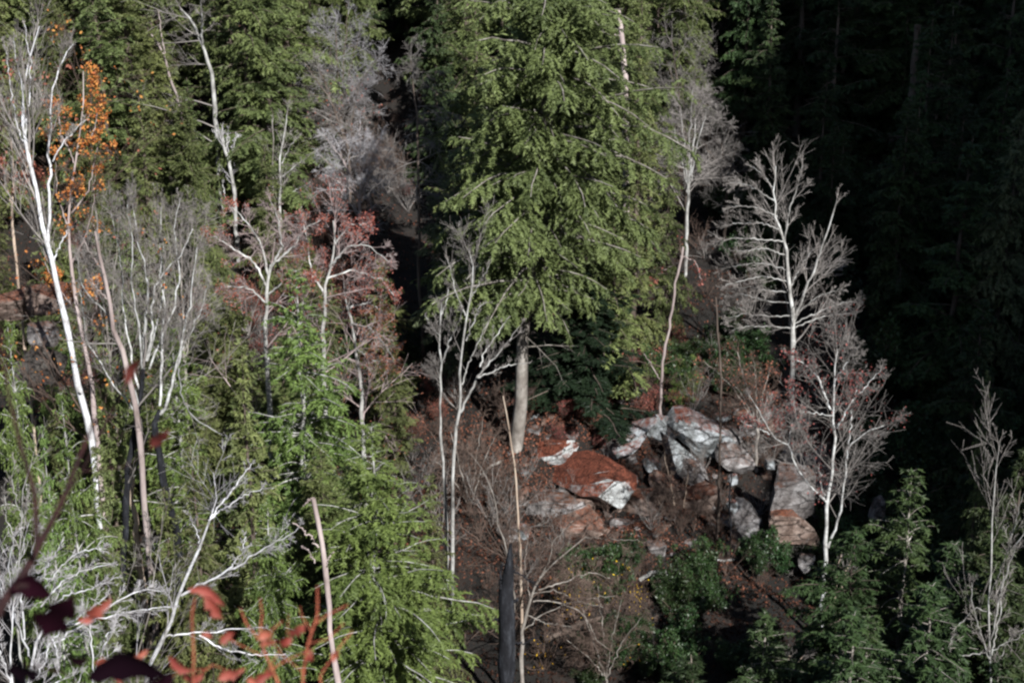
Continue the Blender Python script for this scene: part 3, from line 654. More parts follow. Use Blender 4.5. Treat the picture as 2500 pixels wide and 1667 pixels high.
bare_tree('bare_tree', 'graceful pale tree with many forked limbs left of the hemlock trunk', 69,
    [([(1104, 1450), (1105, 1300), (1105, 1143), (1112, 1071), (1123, 964), (1123, 892), (1134, 803), (1137, 767), (1151, 707), (1155, 635), (1141, 607)], 12, 2.5, 1.6),
     ([(1124, 1007), (1166, 921), (1190, 890), (1219, 860), (1251, 821), (1266, 796)], 8, 2, 1.3), ([(1166, 921), (1241, 892), (1291, 885)], 6, 2, 1.2),
     ([(1172, 895), (1184, 857), (1216, 814), (1241, 774)], 5, 2, 1.2), ([(1128, 939), (1151, 874), (1173, 821), (1190, 785)], 5, 2, 1.),
     ([(1137, 832), (1162, 774), (1173, 746), (1194, 739)], 6, 2, 1.), ([(1136, 770), (1112, 714), (1094, 632)], 5, 2, 1.), ([(1150, 725), (1187, 664), (1200, 640)], 4, 1.5, 1.)],
    (6, (15, 45), .2), (6, (20, 50), .42), (4, (20, 55), .5), 'bark_pale', 'twig', None, .14, 15, t0=.7, spread=.12)
bare_tree('bare_tree', 'straight pale tree with a small crown beside the graceful forked one', 69.8,
    [([(1091, 1440), (1091, 1300), (1086, 1160), (1076, 1082), (1075, 964), (1078, 885), (1073, 817), (1076, 767), (1080, 740)], 10, 3, 1.3),
     ([(1078, 890), (1098, 832), (1123, 782), (1130, 750)], 6, 2, 1.2), ([(1074, 820), (1051, 796), (1037, 767)], 4, 2, 1.2), ([(1076, 770), (1090, 740), (1096, 700)], 4, 2)],
    (8, (20, 50), .14), (7, (20, 50), .45), (4, (20, 55), .5), 'bark_pale', 'twig', None, .12, 16, t0=.7)
bare_tree('dead_tree', 'weathered broken snag top rising between hemlocks at the top of the slope', 92.5,
    [([(1530, 420), (1526, 200), (1521, 130), (1518, 80), (1511, 50), (1509, 24)], 19, 11, .3), ([(1519, 90), (1500, 85)], 7, 4, 0), ([(1521, 130), (1503, 118)], 7, 4, 0)],
    (5, (60, 90), .08), (4, (30, 60), .45), (3, (30, 60), .5), 'bark_pink', 'twig', None, 0, 17)
bare_tree('dead_tree', 'thin leaning pole with a drooping broken top above the pale boulders', 83,
    [([(1612, 1010), (1612, 1000), (1616, 892), (1634, 796), (1648, 703), (1666, 603)], 9, 7, .4), ([(1662, 625), (1700, 640), (1712, 690)], 4, 2, 1.2), ([(1660, 640), (1620, 660), (1600, 680)], 3, 1.5, .8), ([(1612, 930), (1590, 890), (1570, 860)], 4, 2, .6)],
    (6, (30, 70), .2), (6, (30, 60), .45), (3, (30, 60), .5), 'bark_pink', 'twig_brown', ('red_leaf', .3, .16, 1), -.1, 18, t0=.1)
bare_tree('dead_tree', 'slim dark pole standing in front of the grey boulders', 74,
    [([(1742, 1560), (1746, 1428), (1753, 1250), (1756, 1178), (1758, 1089), (1760, 946), (1756, 839), (1747, 724)], 11, 5, .8)],
    (12, (60, 95), .05), (4, (30, 60), .45), (3, (30, 60), .5), 'bark_brown', 'twig_brown', None, 0, 19)
bare_tree('dead_tree', 'shorter black pole close to the right of the slim dark pole', 73.4,
    [([(1780, 1560), (1783, 1400), (1785, 1286), (1781, 1200), (1786, 1150)], 9, 4, .4)], (8, (60, 95), .06), (4, (30, 60), .45), (3, (30, 60), .5), 'bark_char_shade', 'twig_brown', None, 0, 20)  # pole black by shade put into its colour
side = []
for k, (tx, ty, ex, ey, b_) in enumerate([(1935, 800, 1790, 800, 20), (1936, 770, 1780, 770, 35), (1934, 740, 1770, 715, 40), (1930, 715, 1795, 700, 25), (1926, 690, 1770, 690, -30), (1924, 660, 1760, 650, -25), (1921, 625, 1800, 610, -15),
    (1915, 590, 1745, 585, 10), (1905, 560, 1770, 545, -10), (1898, 530, 1780, 500, -12), (1890, 490, 1785, 440, 0), (1890, 465, 1830, 400, 0), (1940, 790, 2090, 730, 10), (1942, 800, 2080, 760, 0), (1950, 760, 2060, 700, -8), (1930, 700, 1990, 600, 0), (1965, 715, 2050, 650, 0)]):
    side.append(([(tx, ty), (tx * .6 + ex * .4, ty * .6 + ey * .4 - 8 + b_ * .3), (tx * .25 + ex * .75, ty * .25 + ey * .75 - 4), (ex, ey + 6)], 4.2, 1.5, 1.3))
bare_tree('bare_tree', 'broad bare tree with level layered limbs against the black shade', 84,
    [([(1936, 900), (1937, 782), (1926, 696), (1922, 624), (1910, 571), (1896, 536), (1888, 464), (1896, 410)], 15, 3, 1.2),
     ([(1939, 785), (1960, 724), (1996, 635), (2017, 571), (2035, 520), (2046, 490)], 9, 2.5, 1.3), ([(1915, 590), (1925, 520), (1945, 460), (1960, 400)], 6, 2, 1.3)] + side,
    (9, (15, 42), .32), (6, (18, 42), .42), (3, (20, 45), .5), 'bark_pale', 'twig', None, .05, 21, t0=.25, spread=.3)
bare_tree('maple_tree', 'pale forked tree with red tipped crown in front of the grey boulders', 66,
    [([(2010, 1720), (2010, 1664), (2006, 1561), (2003, 1518), (2012, 1428), (2017, 1339), (2017, 1243), (2028, 1178), (2035, 1114), (2040, 1060), (2033, 1010), (2035, 964), (2039, 903), (2042, 850)], 19, 3, 2.2),
     ([(2028, 1000), (1999, 924), (1974, 896), (1930, 870)], 7, 2, 1.6), ([(2044, 1045), (2074, 982), (2114, 946), (2150, 900)], 7, 2, 1.6), ([(2034, 1015), (1981, 1007), (1940, 1000), (1900, 1030)], 5, 2, 1.4),
     ([(2021, 1336), (2053, 1250), (2060, 1178), (2071, 1090), (2121, 1050), (2160, 1040)], 9, 2, 1.6), ([(2072, 1085), (2080, 1000), (2095, 930)], 5, 2, 1.5), ([(2038, 930), (2070, 880), (2100, 840)], 5, 2, 1.6),
     ([(2020, 1228), (1989, 1200), (1946, 1143), (1924, 1085), (1889, 1071), (1860, 1014), (1830, 960)], 8, 2, 1.6), ([(1924, 1085), (1940, 1000), (1935, 940)], 5, 2, 1.5), ([(1880, 1060), (1840, 1040), (1810, 1030)], 4, 2, 1.4), ([(2018, 1240), (2000, 1160), (1998, 1140)], 5, 3, .6)],
    (9, (20, 60), .26), (7, (20, 60), .42), (4, (25, 65), .5), 'bark_stem', 'twig', ('red_leaf', .5, .11, 1), .08, 22, t0=.55, spread=.15)
bare_tree('bare_tree', 'thin curved twin stems close to the right of the pale forked trunk', 65.6,
    [([(2012, 1720), (2014, 1664), (2028, 1575), (2046, 1536), (2056, 1428), (2064, 1393), (2085, 1357), (2092, 1340)], 9, 3, .8), ([(2033, 1560), (2039, 1428), (2046, 1382), (2056, 1350)], 7, 3, .9)],
    (5, (15, 45), .12), (6, (20, 50), .45), (4, (20, 55), .5), 'bark_tan', 'twig', None, .1, 23, t0=.8)
bare_tree('bare_tree', 'low spreading tree with arching limbs reaching right over the dark hollow', 60,
    [([(1275, 1620), (1273, 1553), (1291, 1475), (1305, 1436), (1326, 1400), (1366, 1364), (1430, 1311)], 13, 3, 1.),
     ([(1315, 1439), (1384, 1418), (1437, 1396), (1487, 1411)], 5, 2, 1.3), ([(1301, 1468), (1345, 1465), (1387, 1478), (1430, 1503), (1455, 1560), (1480, 1585)], 5, 2, 1.3),
     ([(1280, 1535), (1319, 1503), (1369, 1478), (1437, 1460), (1500, 1455)], 5, 2, 1.3), ([(1430, 1311), (1480, 1315), (1560, 1320)], 3, 1.5, .8), ([(1300, 1450), (1350, 1440), (1420, 1470), (1470, 1480)], 4, 2, 1.3),
     ([(1310, 1425), (1340, 1370), (1350, 1320), (1400, 1270)], 4, 2, 1.3), ([(1295, 1470), (1280, 1380), (1290, 1300)], 4, 2, 1.2), ([(1285, 1500), (1330, 1520), (1400, 1530)], 4, 2, 1.2)],
    (7, (20, 65), .35), (7, (25, 60), .42), (5, (25, 60), .5), 'bark_grey', 'twig_brown', None, .02, 24, spread=.2)
bare_tree('bare_tree', 'very tall thin tan pole tree right of the dark foreground snag', 61,
    [([(1275, 1480), (1273, 1393), (1266, 1268), (1258, 1180), (1251, 1107), (1240, 1030), (1230, 964)], 9, 4, .8)], (8, (30, 70), .1), (5, (25, 60), .45), (3, (25, 60), .5), 'bark_tan', 'twig_brown', None, .05, 25)
bare_tree('bare_tree', 'thin leaning stem rising left behind the dark foreground snag', 60,
    [([(1255, 1450), (1237, 1353), (1216, 1268), (1201, 1185), (1150, 1110)], 6, 2, 1.2)], (7, (30, 70), .25), (6, (25, 60), .45), (3, (25, 60), .5), 'bark_grey', 'twig_brown', None, .05, 26)
bare_tree('dead_tree', 'black charred snag with a pointed top at the bottom of the view', 47,
    [([(1232, 1800), (1234, 1667), (1238, 1575), (1236, 1500), (1234, 1440), (1234, 1405), (1243, 1385), (1247, 1340), (1247, 1326)], 50, 10, 0, [50, 46, 42, 38, 36, 33, 22, 12, 7]), ([(1246, 1388), (1280, 1408), (1312, 1428)], 6, 3, .4), ([(1226, 1440), (1222, 1400), (1225, 1375)], 12, 3, 0), ([(1240, 1420), (1236, 1372)], 9, 2, 0), ([(1250, 1470), (1264, 1462)], 9, 5, 0), ([(1222, 1520), (1208, 1508)], 8, 4, 0), ([(1240, 1568), (1280, 1570), (1320, 1550)], 6, 3, .4)],
    (3, (30, 70), .2), (3, (25, 60), .45), (2, (25, 60), .5), 'bark_char_shade', 'bark_char_shade', None, .0, 27, t0=.2, spread=.02)
bare_tree('dead_tree', 'broken grey pole with stub limbs in front of the bright green boughs', 51,
    [([(835, 1720), (821, 1643), (807, 1553), (800, 1428), (786, 1321), (768, 1218)], 21, 15, .0), ([(768, 1222), (756, 1218), (742, 1235)], 7, 3, 0), ([(778, 1335), (760, 1310), (735, 1290), (715, 1275)], 6, 4, .3), ([(768, 1373), (748, 1340), (736, 1332)], 5, 4, 0), ([(795, 1385), (802, 1360), (815, 1345)], 6, 4, 0)],
    (3, (30, 60), .2), (3, (25, 60), .45), (2, (25, 60), .5), 'bark_pink', 'twig', None, 0, 28, spread=.02)
bare_tree('bare_tree', 'pale leaning tree spreading long twigs to the right in front of the two black trunks', 50,
    [([(350, 1660), (371, 1607), (400, 1553), (432, 1475), (446, 1428), (471, 1364), (496, 1321), (514, 1264), (532, 1203), (520, 1150)], 14, 2, 1.2),
     ([(443, 1453), (493, 1425), (568, 1389), (625, 1350), (679, 1321), (730, 1285)], 8, 2, 1.5), ([(402, 1553), (421, 1550), (486, 1546), (571, 1535), (650, 1530)], 7, 2, 1.3), ([(486, 1550), (540, 1580), (620, 1598), (700, 1595)], 6, 2, 1.3),
     ([(510, 1270), (560, 1230), (610, 1200), (650, 1192)], 5, 1.5, 1.2), ([(514, 1264), (560, 1205), (590, 1160), (620, 1130)], 5, 1.5, 1.2), ([(470, 1370), (490, 1340), (480, 1290), (465, 1260)], 4, 1.5, 1.2), ([(560, 1392), (590, 1350), (600, 1310)], 4, 1.5, 1.2)],
    (7, (20, 50), .2), (5, (20, 50), .42), (3, (20, 55), .5), 'bark_white', 'twig_pale', None, .05, 29, spread=.12)
bare_tree('bare_tree', 'thin bare sapling left of the pale leaning tree', 49.5,
    [([(335, 1640), (340, 1580), (362, 1520), (372, 1430), (385, 1350), (395, 1290), (400, 1250)], 6, 2, 1.3), ([(375, 1400), (365, 1330), (360, 1260)], 3, 1.5, 1.)], (7, (20, 55), .25), (5, (20, 55), .45), (4, (20, 60), .5), 'bark_grey', 'twig', None, .1, 30)
# silvery brush filling the lower left corner
bare_tree('silvery_shrub', 'silvery white bare shrub with long branches sweeping right in the lower left corner', 46,
    [([(60, 1800), (70, 1667), (80, 1600), (100, 1540), (150, 1470)], 12, 5, .6),
     ([(110, 1500), (160, 1450), (220, 1440), (285, 1405)], 6, 2, 1.3), ([(100, 1480), (150, 1420), (210, 1390), (275, 1375)], 6, 2, 1.3), ([(100, 1450), (150, 1380), (200, 1345), (255, 1335)], 5, 2, 1.3), ([(90, 1440), (120, 1370), (150, 1330), (145, 1325)], 5, 2, 1.2),
     ([(110, 1540), (190, 1520), (250, 1490), (340, 1440), (400, 1442)], 7, 2, 1.4), ([(130, 1570), (230, 1510), (330, 1490), (420, 1480)], 7, 2, 1.4), ([(90, 1620), (150, 1530), (200, 1500), (260, 1455)], 6, 2, 1.3),
     ([(70, 1600), (30, 1480), (20, 1380), (40, 1300)], 6, 2, 1.4), ([(60, 1560), (50, 1440), (80, 1360), (90, 1280)], 6, 2, 1.4), ([(50, 1540), (0, 1440), (-10, 1340)], 6, 2, 1.3), ([(30, 1500), (60, 1430), (110, 1400)], 5, 2, 1.2)],
    (8, (10, 32), .2), (5, (12, 38), .4), (3, (15, 45), .45), 'bark_white', 'twig_pale', None, .03, 31, spread=.2, cat='shrub')
bare_tree('silvery_shrub', 'silvery bare shrub with upright stems at the bottom left edge', 44.5,
    [([(40, 1800), (30, 1667), (25, 1560), (30, 1480)], 8, 3, 1.2), ([(45, 1700), (110, 1620), (120, 1560)], 6, 3, 1.2), ([(60, 1700), (150, 1660), (140, 1600), (125, 1560)], 6, 3, 1.2), ([(210, 1800), (230, 1640), (222, 1560), (215, 1500)], 7, 2, 1.2), ([(230, 1640), (260, 1560), (280, 1520)], 4, 2, 1.2), ([(40, 1700), (0, 1600), (-20, 1520)], 6, 2, 1.2), ([(100, 1780), (180, 1700), (200, 1640)], 5, 2, 1)],
    (8, (15, 50), .3), (6, (15, 45), .42), (3, (20, 50), .5), 'bark_white', 'twig_pale', None, .12, 32, spread=.1, cat='shrub')
bare_tree('silvery_shrub', 'pale upright shrub against the bright hemlock above the silvery corner shrub', 48,
    [([(40, 1500), (45, 1400), (50, 1280), (55, 1200), (80, 1130)], 7, 2, 1.3), ([(48, 1300), (70, 1220), (110, 1180), (150, 1150)], 4, 1.5, 1.3), ([(47, 1350), (15, 1260), (10, 1180)], 4, 1.5, 1.2), ([(50, 1260), (30, 1180), (35, 1120)], 4, 1.5, 1.2)],
    (5, (15, 50), .22), (4, (20, 50), .42), (3, (20, 50), .5), 'bark_pale', 'twig', None, .12, 33, spread=.1, cat='shrub')
bare_tree('silvery_shrub', 'glinting silvery shrub with upright stems at the lower right edge', 50,
    [([(2420, 1800), (2418, 1600), (2415, 1450), (2420, 1300), (2425, 1180), (2440, 1080)], 7, 2, 1.5), ([(2418, 1560), (2450, 1420), (2480, 1330), (2510, 1280)], 5, 2, 1.5), ([(2418, 1620), (2380, 1500), (2370, 1420)], 5, 2, 1.2),
     ([(2420, 1500), (2380, 1480), (2340, 1530), (2320, 1570)], 4, 1.5, .8), ([(2420, 1650), (2460, 1560), (2520, 1520)], 5, 2, 1.4), ([(2350, 1600), (2420, 1590), (2500, 1545)], 4, 2, .8), ([(2420, 1450), (2460, 1350), (2500, 1200)], 4, 2, 1.4), ([(2420, 1600), (2440, 1500), (2450, 1400)], 5, 2, 1.2)],
    (7, (12, 40), .2), (5, (15, 45), .42), (3, (20, 50), .5), 'bark_pale', 'twig', None, .12, 34, spread=.15, cat='shrub')
bare_tree('bare_tree', 'short forked tan stem at the bottom edge left of the pale forked trunk', 56,
    [([(1925, 1720), (1930, 1650), (1945, 1620), (1960, 1600)], 6, 3, 1.), ([(1930, 1650), (1928, 1620), (1926, 1600)], 3, 2, 1)], (5, (15, 45), .3), (5, (20, 50), .45), (3, (20, 55), .5), 'bark_tan', 'twig', None, .1, 35)
# dark trunks of the upper right
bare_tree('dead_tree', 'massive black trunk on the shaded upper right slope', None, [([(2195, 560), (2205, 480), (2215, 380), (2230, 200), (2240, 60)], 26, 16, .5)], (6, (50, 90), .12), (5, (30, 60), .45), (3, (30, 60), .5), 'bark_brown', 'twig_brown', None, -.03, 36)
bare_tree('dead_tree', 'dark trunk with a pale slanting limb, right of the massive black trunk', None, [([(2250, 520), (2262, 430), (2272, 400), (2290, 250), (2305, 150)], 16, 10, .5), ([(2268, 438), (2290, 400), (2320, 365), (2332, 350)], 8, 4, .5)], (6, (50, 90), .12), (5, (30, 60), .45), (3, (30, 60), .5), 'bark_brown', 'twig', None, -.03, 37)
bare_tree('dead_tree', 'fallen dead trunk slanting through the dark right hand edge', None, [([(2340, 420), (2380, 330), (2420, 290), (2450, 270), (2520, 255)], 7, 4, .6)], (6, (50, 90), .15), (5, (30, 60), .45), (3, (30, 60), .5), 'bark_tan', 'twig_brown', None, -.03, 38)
bare_tree('dead_tree', 'slanting reddish dead stem between the upper left hemlocks', 103,
    [([(445, 300), (430, 230), (412, 180), (395, 120), (368, 82)], 9, 5, .6), ([(402, 140), (392, 70), (388, 25)], 5, 2, .8)], (6, (50, 90), .2), (6, (30, 60), .45), (4, (30, 60), .5), 'bark_pink', 'twig_brown', None, -.05, 39)
bare_tree('dead_tree', 'white leaning dead trunk at the top, left of the tall dense hemlock', 103,
    [([(520, 200), (508, 150), (494, 110), (484, 85), (460, 40), (440, 20)], 11, 5, 1.2), ([(494, 110), (493, 60), (490, 0)], 8, 3, 1.)], (7, (40, 90), .35), (7, (30, 60), .45), (4, (30, 60), .5), 'bark_pale', 'twig', None, .0, 40)
bare_tree('bare_tree', 'thin pale stem at the top edge left of the leaning dead trunks', None, [([(200, 300), (196, 100), (196, 40), (200, -40)], 7, 5, 1.)], (6, (50, 90), .12), (5, (30, 60), .45), (3, (30, 60), .5), 'bark_pale', 'twig', None, 0, 41)

# twiggy leafless thickets
def thicket(label, Y, base, crownpts, seed, **kw):
    st = []
    bx, by = base
    st.append(([(bx, by), ((bx * 2 + crownpts[0][0]) / 3, (by * 2 + crownpts[0][1]) / 3), crownpts[0]], 9, 3, 1.6))
    for c in crownpts[1:]:
        mx_, my_ = (bx * .55 + c[0] * .45), (by * .4 + c[1] * .6)
        st.append(([(bx, by - 5), (mx_, my_), c], 5, 1.5, 1.8))
    return bare_tree('bare_tree', label, Y, st, (7, (30, 80), .34), (7, (30, 70), .42), (4, (30, 70), .5), seed=seed, **kw)
thicket('grey leafless tree with a smoky crown at the top, right of the tall dense hemlock', 108, (830, 330), [(820, 60), (770, 90), (880, 70), (900, 160), (790, 40), (850, 30), (930, 130)], 50, up=-.02, tm='twig_pale', bm='bark_brown')
thicket('leafless tree with rusty twigs below the smoky grey crown', 106, (850, 360), [(780, 170), (740, 150), (800, 230), (880, 200), (740, 250), (920, 260)], 51, up=-.03, bm='bark_brown', leaf=('red_leaf', .08, .15, 1))
thicket('drooping leafless tree with a curved trunk above the oaks with rusty leaf tips', 98, (878, 490), [(830, 370), (790, 330), (900, 330), (950, 370), (960, 400), (880, 300), (780, 380), (930, 340), (800, 430)], 52, up=-.08, bm='bark_pink', tm='twig_pale')
thicket('leafless grey tree at the top right edge of the tallest hemlock', 100, (1680, 400), [(1640, 100), (1700, 140), (1660, 190), (1720, 200), (1620, 120)], 53, up=-.02, bm='bark_brown')
thicket('twisted pale leafless tree halfway down the right edge of the tallest hemlock', 98, (1680, 480), [(1700, 270), (1660, 260), (1730, 260), (1640, 300), (1690, 220)], 54, up=-.05, bm='bark_pale')
thicket('leafless tree with a short orange broken trunk in the dark gap', 101, (1775, 460), [(1730, 380), (1690, 400), (1760, 350), (1800, 350), (1710, 340), (1810, 390), (1700, 450)], 55, up=-.06, bm='bark_brown')
thicket('grey brush tree tangled behind the fan of stems at its left', 72, (270, 900), [(240, 560), (200, 600), (290, 540), (180, 520)], 56, up=.05, bm='bark_grey')
thicket('grey brush tree tangled behind the fan of stems at its right', 73, (450, 900), [(440, 560), (400, 520), (480, 540), (500, 620)], 57, up=.05, bm='bark_grey')
thicket('brown brush tree beneath the broad layered tree', 80, (1850, 1050), [(1800, 860), (1760, 900), (1840, 880), (1720, 880), (1880, 900)], 58, up=0, tm='twig_brown', leaf=('red_leaf', .3, .13, 1))
thicket('leafless brush tree in the shadow between the white boulders and the hollow', 76, (1660, 1400), [(1640, 1180), (1600, 1200), (1680, 1150), (1720, 1220), (1560, 1260), (1620, 1100)], 59, up=.03, bm='bark_tan', tm='twig_brown')
thicket('brown leafless brush tree left of the big hemlock trunk', 76, (1150, 1250), [(1100, 1050), (1180, 1020), (1140, 1080), (1210, 1060), (1060, 1120)], 60, up=.02, tm='twig_brown')
thicket('dim leafless tree at the bottom centre above the dark hollow', 63, (1480, 1660), [(1420, 1480), (1460, 1430), (1520, 1460), (1570, 1500), (1380, 1560)], 61, up=.0, tm='twig_brown')

# ------------------------------------------------------------------ rocks
def boulder(name, label, px, py, Y, w, h, m, seed, rot=0., dep=1.0, cuts=9, group=None, tilt=0.):
    """rock about w x h photo pixels in size, centred at px, py"""
    rng = np.random.default_rng(seed + 500)
    bpy_me = bpy.data.meshes.new('rock')
    import bmesh
    bm = bmesh.new(); bmesh.ops.create_icosphere(bm, subdivisions=4 if w > 60 else 3, radius=1.0)
    V = np.array([v.co[:] for v in bm.verts])
    V = np.sign(V) * np.abs(V) ** .4; V = V / np.abs(V).max()
    for _ in range(cuts):
        n = norm(rng.normal(size=3)); d = rng.uniform(.5, .9)
        e = V @ n - d; V -= np.clip(e, 0, None)[:, None] * n
    V = V / np.abs(V).max(0)
    for f, a in ((2.3, .035), (5.1, .02), (14., .012)):
        ph = rng.random(3) * 6
        V = V * (1 + a * (np.sin(V[:, :1] * f + ph[0]) * np.sin(V[:, 1:2] * f * 1.1 + ph[1]) + np.sin(V[:, 2:3] * f * 1.3 + ph[2] + V[:, :1] * f)))
    s = mpp(Y, py)
    V = V * np.array([w * s / 2, (w + h) * s / 4 * dep, h * s / 2])
    ca, sa = math.cos(tilt), math.sin(tilt)
    V = np.stack([V[:, 0] * ca - V[:, 2] * sa, V[:, 1], V[:, 0] * sa + V[:, 2] * ca], 1)
    for v, c in zip(bm.verts, V): v.co = c
    bm.to_mesh(bpy_me); bm.free(); bpy_me.materials.append(M[m])
    p = W(px, py, Y)
    o = link(name, bpy_me, None, p, rot); tag(o, label, 'rock', group)
    return o
RK = [
 ('large tilted grey slab between the slanting white slab and the tall grey boulder', 1800, 1125, 80.5, 120, 60, 'rock_grey', -.4, 1.1),
 ('brown block right below the red leaf boulder', 1510, 1235, 76.4, 80, 60, 'rock_pink', .3, 1.),
 ('tall pinkish block under the slanting white slab', 1630, 1200, 78, 80, 90, 'rock_pink', .2, 1.),
 ('speckled pale block left of the pale mottled rock face', 1625, 1050, 82, 80, 70, 'rock_white', -.6, 1.),
 ('wide grey rock half hidden behind the pale forked trunk', 2020, 1190, 77, 110, 110, 'rock_grey', .2, 1.),
 ('grey block above the tall rounded boulder', 1960, 1110, 79.5, 90, 70, 'rock_grey', -.2, 1.),
 ('broken pinkish stone block left of the flat ledge', 1270, 1215, 76.5, 70, 50, 'rock_pink', -.1, 1.),
 ('slab of white rock pointing up the slope, uppermost of the sunlit slabs', 1545, 1048, 81.5, 120, 36, 'rock_white', .5, 1.2),
 ('broad white slab just below the uppermost slab', 1520, 1092, 80.3, 125, 40, 'rock_white', .42, 1.1),
 ('pale speckled rock in the shadow edge left of the white slabs', 1500, 1060, 82, 70, 55, 'rock_white', .1, 1.),
 ('small white rock alone above the slabs', 1562, 970, 85, 34, 38, 'rock_white', .4, 1.),
 ('large boulder strewn with rusty red leaves', 1455, 1168, 77.3, 200, 100, 'rock_red', .12, 1.2),
 ('pale mottled rock face right of the reddish brush', 1695, 1062, 81.5, 170, 76, 'rock_white', -.45, 1.1),
 ('long white slab slanting down to the right with a rusty upper edge', 1665, 1118, 80, 150, 46, 'rock_white', -.75, 1.),
 ('small white rock between the red leaf boulder and the slanting slab', 1592, 1138, 79.5, 44, 36, 'rock_white', 0, 1.),
 ('grey shadowed boulder below the pale mottled rock', 1785, 1075, 82, 100, 50, 'rock_grey', -.3, 1.),
 ('brownish boulder under the slanting white slab', 1700, 1165, 79, 90, 70, 'rock_grey', -.2, 1.),
 ('rounded tan boulder left of the two dark poles', 1700, 1230, 77, 110, 100, 'rock_pink', .1, 1.),
 ('tan boulder face with orange stains at the foot of the poles', 1725, 1310, 75.5, 100, 70, 'rock_pink', -.5, 1.),
 ('grey lichen spotted boulder right of the two dark poles', 1822, 1285, 74.6, 90, 125, 'rock_grey', .25, 1.),
 ('small round grey stone capping the spotted boulder', 1790, 1240, 74.9, 32, 34, 'rock_white', 0, 1.),
 ('tall rounded grey boulder behind the pale forked trunk', 1925, 1215, 74.6, 105, 150, 'rock_grey', .1, 1.),
 ('low pinkish boulder at the foot of the tall rounded one', 1930, 1290, 73.6, 120, 90, 'rock_pink', -.1, 1.),
 ('small bright rock in the brush above the tall rounded boulder', 1878, 1132, 79, 26, 28, 'rock_white', 0, 1.),
 ('little white stone beside the dark poles', 1788, 1168, 77.8, 24, 26, 'rock_white', .3, 1.),
 ('flat grey ledge below the red leaf boulder', 1350, 1238, 75.5, 160, 50, 'rock_grey', .05, 1.),
 ('pinkish rock at the right end of the flat ledge', 1430, 1222, 76, 60, 36, 'rock_pink', .2, 1.),
 ('small cream coloured stone over the dark hollow', 1462, 1298, 73.4, 60, 28, 'rock_pink', -.2, 1.),
 ('brown boulder in the brush below the slabs', 1560, 1245, 76, 100, 80, 'rock_pink', .0, 1.),
 ('brown rock wall under the flat ledge', 1400, 1275, 74.6, 160, 50, 'rock_pink', 0, 1.),
 ('dull boulder right of the cream stone', 1600, 1305, 74, 130, 60, 'rock_pink', .1, 1.),
 ('small grey rock at the dark gap right of the poles', 1965, 1370, 71.8, 40, 50, 'rock_grey', 0, 1.),
 ('grey stone block at the edge of the shade right of the pale forked trunk', 2140, 1245, 73.5, 40, 60, 'rock_grey', 0, 1.),
 ('leaf strewn boulder in the shadow left of the red leaf boulder', 1345, 1095, 79.8, 120, 60, 'rock_red', .1, 1.),
 ('brown boulder in the deep shade behind the big hemlock trunk', 1390, 1040, 82, 100, 50, 'rock_grey', .1, 1.),
 ('pinkish rock ledge at the left edge behind the white birch', 108, 720, 73, 120, 70, 'rock_pink', .1, 1.2),
 ('shaded brown rock at the left edge under the pink ledge', 30, 740, 72.5, 90, 80, 'rock_pink', .1, 1.),
 ('grey cracked boulder left of the white birch trunk', 115, 810, 71, 90, 55, 'rock_grey', .0, 1.),
 ('dark boulder below the grey cracked one beside the birch', 95, 880, 70, 110, 90, 'rock_dark', 0, 1.),
]
for i, (lab, px, py, Y, w, h, m, tl, dp) in enumerate(RK):
    boulder('boulder' if w > 60 else 'rock', lab, px, py, Y, w * 1.12, h * 1.15, m, i, rot=0, dep=dp, tilt=tl, cuts=12)
rk = random.Random(3)
for i in range(170):
    px, py = rk.uniform(1240, 2060), rk.uniform(960, 1360)
    Y = hit(px, py)
    w = rk.uniform(12, 32) + 48 * rk.random() ** 3
    boulder('rock', 'small stone among the brush between the boulders', px, py, Y, w, w * rk.uniform(.5, .9), rk.choice(['rock_pink', 'rock_grey', 'rock_grey', 'rock_white']), 100 + i, rot=rk.uniform(0, 6), group='small stones between the boulders')

# ------------------------------------------------------------------ undergrowth
def shrub_proto(seed, leafm, size=.16, n=16, H=2.2, nl=3, barkm='twig_brown', spread=(8, 55), leafn=1.0, n2=7, n3=6):
    rng = np.random.default_rng(seed)
    P = np.zeros((1, 4, 3)); P[0, :, 2] = np.linspace(-.3, .05, 4); R = np.full((1, 4), .03)
    C, CR = grow(rng, P, R, n, .5, 1, spread, lambda t: H, K=6, up=.12, wob=.16, rf=.9)
    D, DR = grow(rng, C, CR, n2, .25, 1, (20, 65), .42, K=5, up=.1, wob=.15, rf=.6)
    E, ER = grow(rng, D, DR, n3, .2, 1, (20, 65), .6, K=3, up=.05, wob=.15, rf=.7)
    wood = mesh('stems', *merge([tubes(C, CR, 4), tubes(D, DR, 3), tubes(E, ER, 3)]), M[barkm], smooth=True)
    fol = None
    if leafm:
        pts = np.concatenate([E[:, -1], E[:, -2]]); pts = pts[rng.random(len(pts)) < leafn]
        pts = np.repeat(pts, nl, 0)
        Vl, Ql = leaves_at(rng, pts, size, .09, .42)
        fol = mesh('foliage', Vl, Ql, M[leafm], np.clip(rng.random(len(pts)) * .6 + .4 * np.clip(pts[:, 2] / H, 0, 1), 0, 1).repeat(4))
    return wood, fol
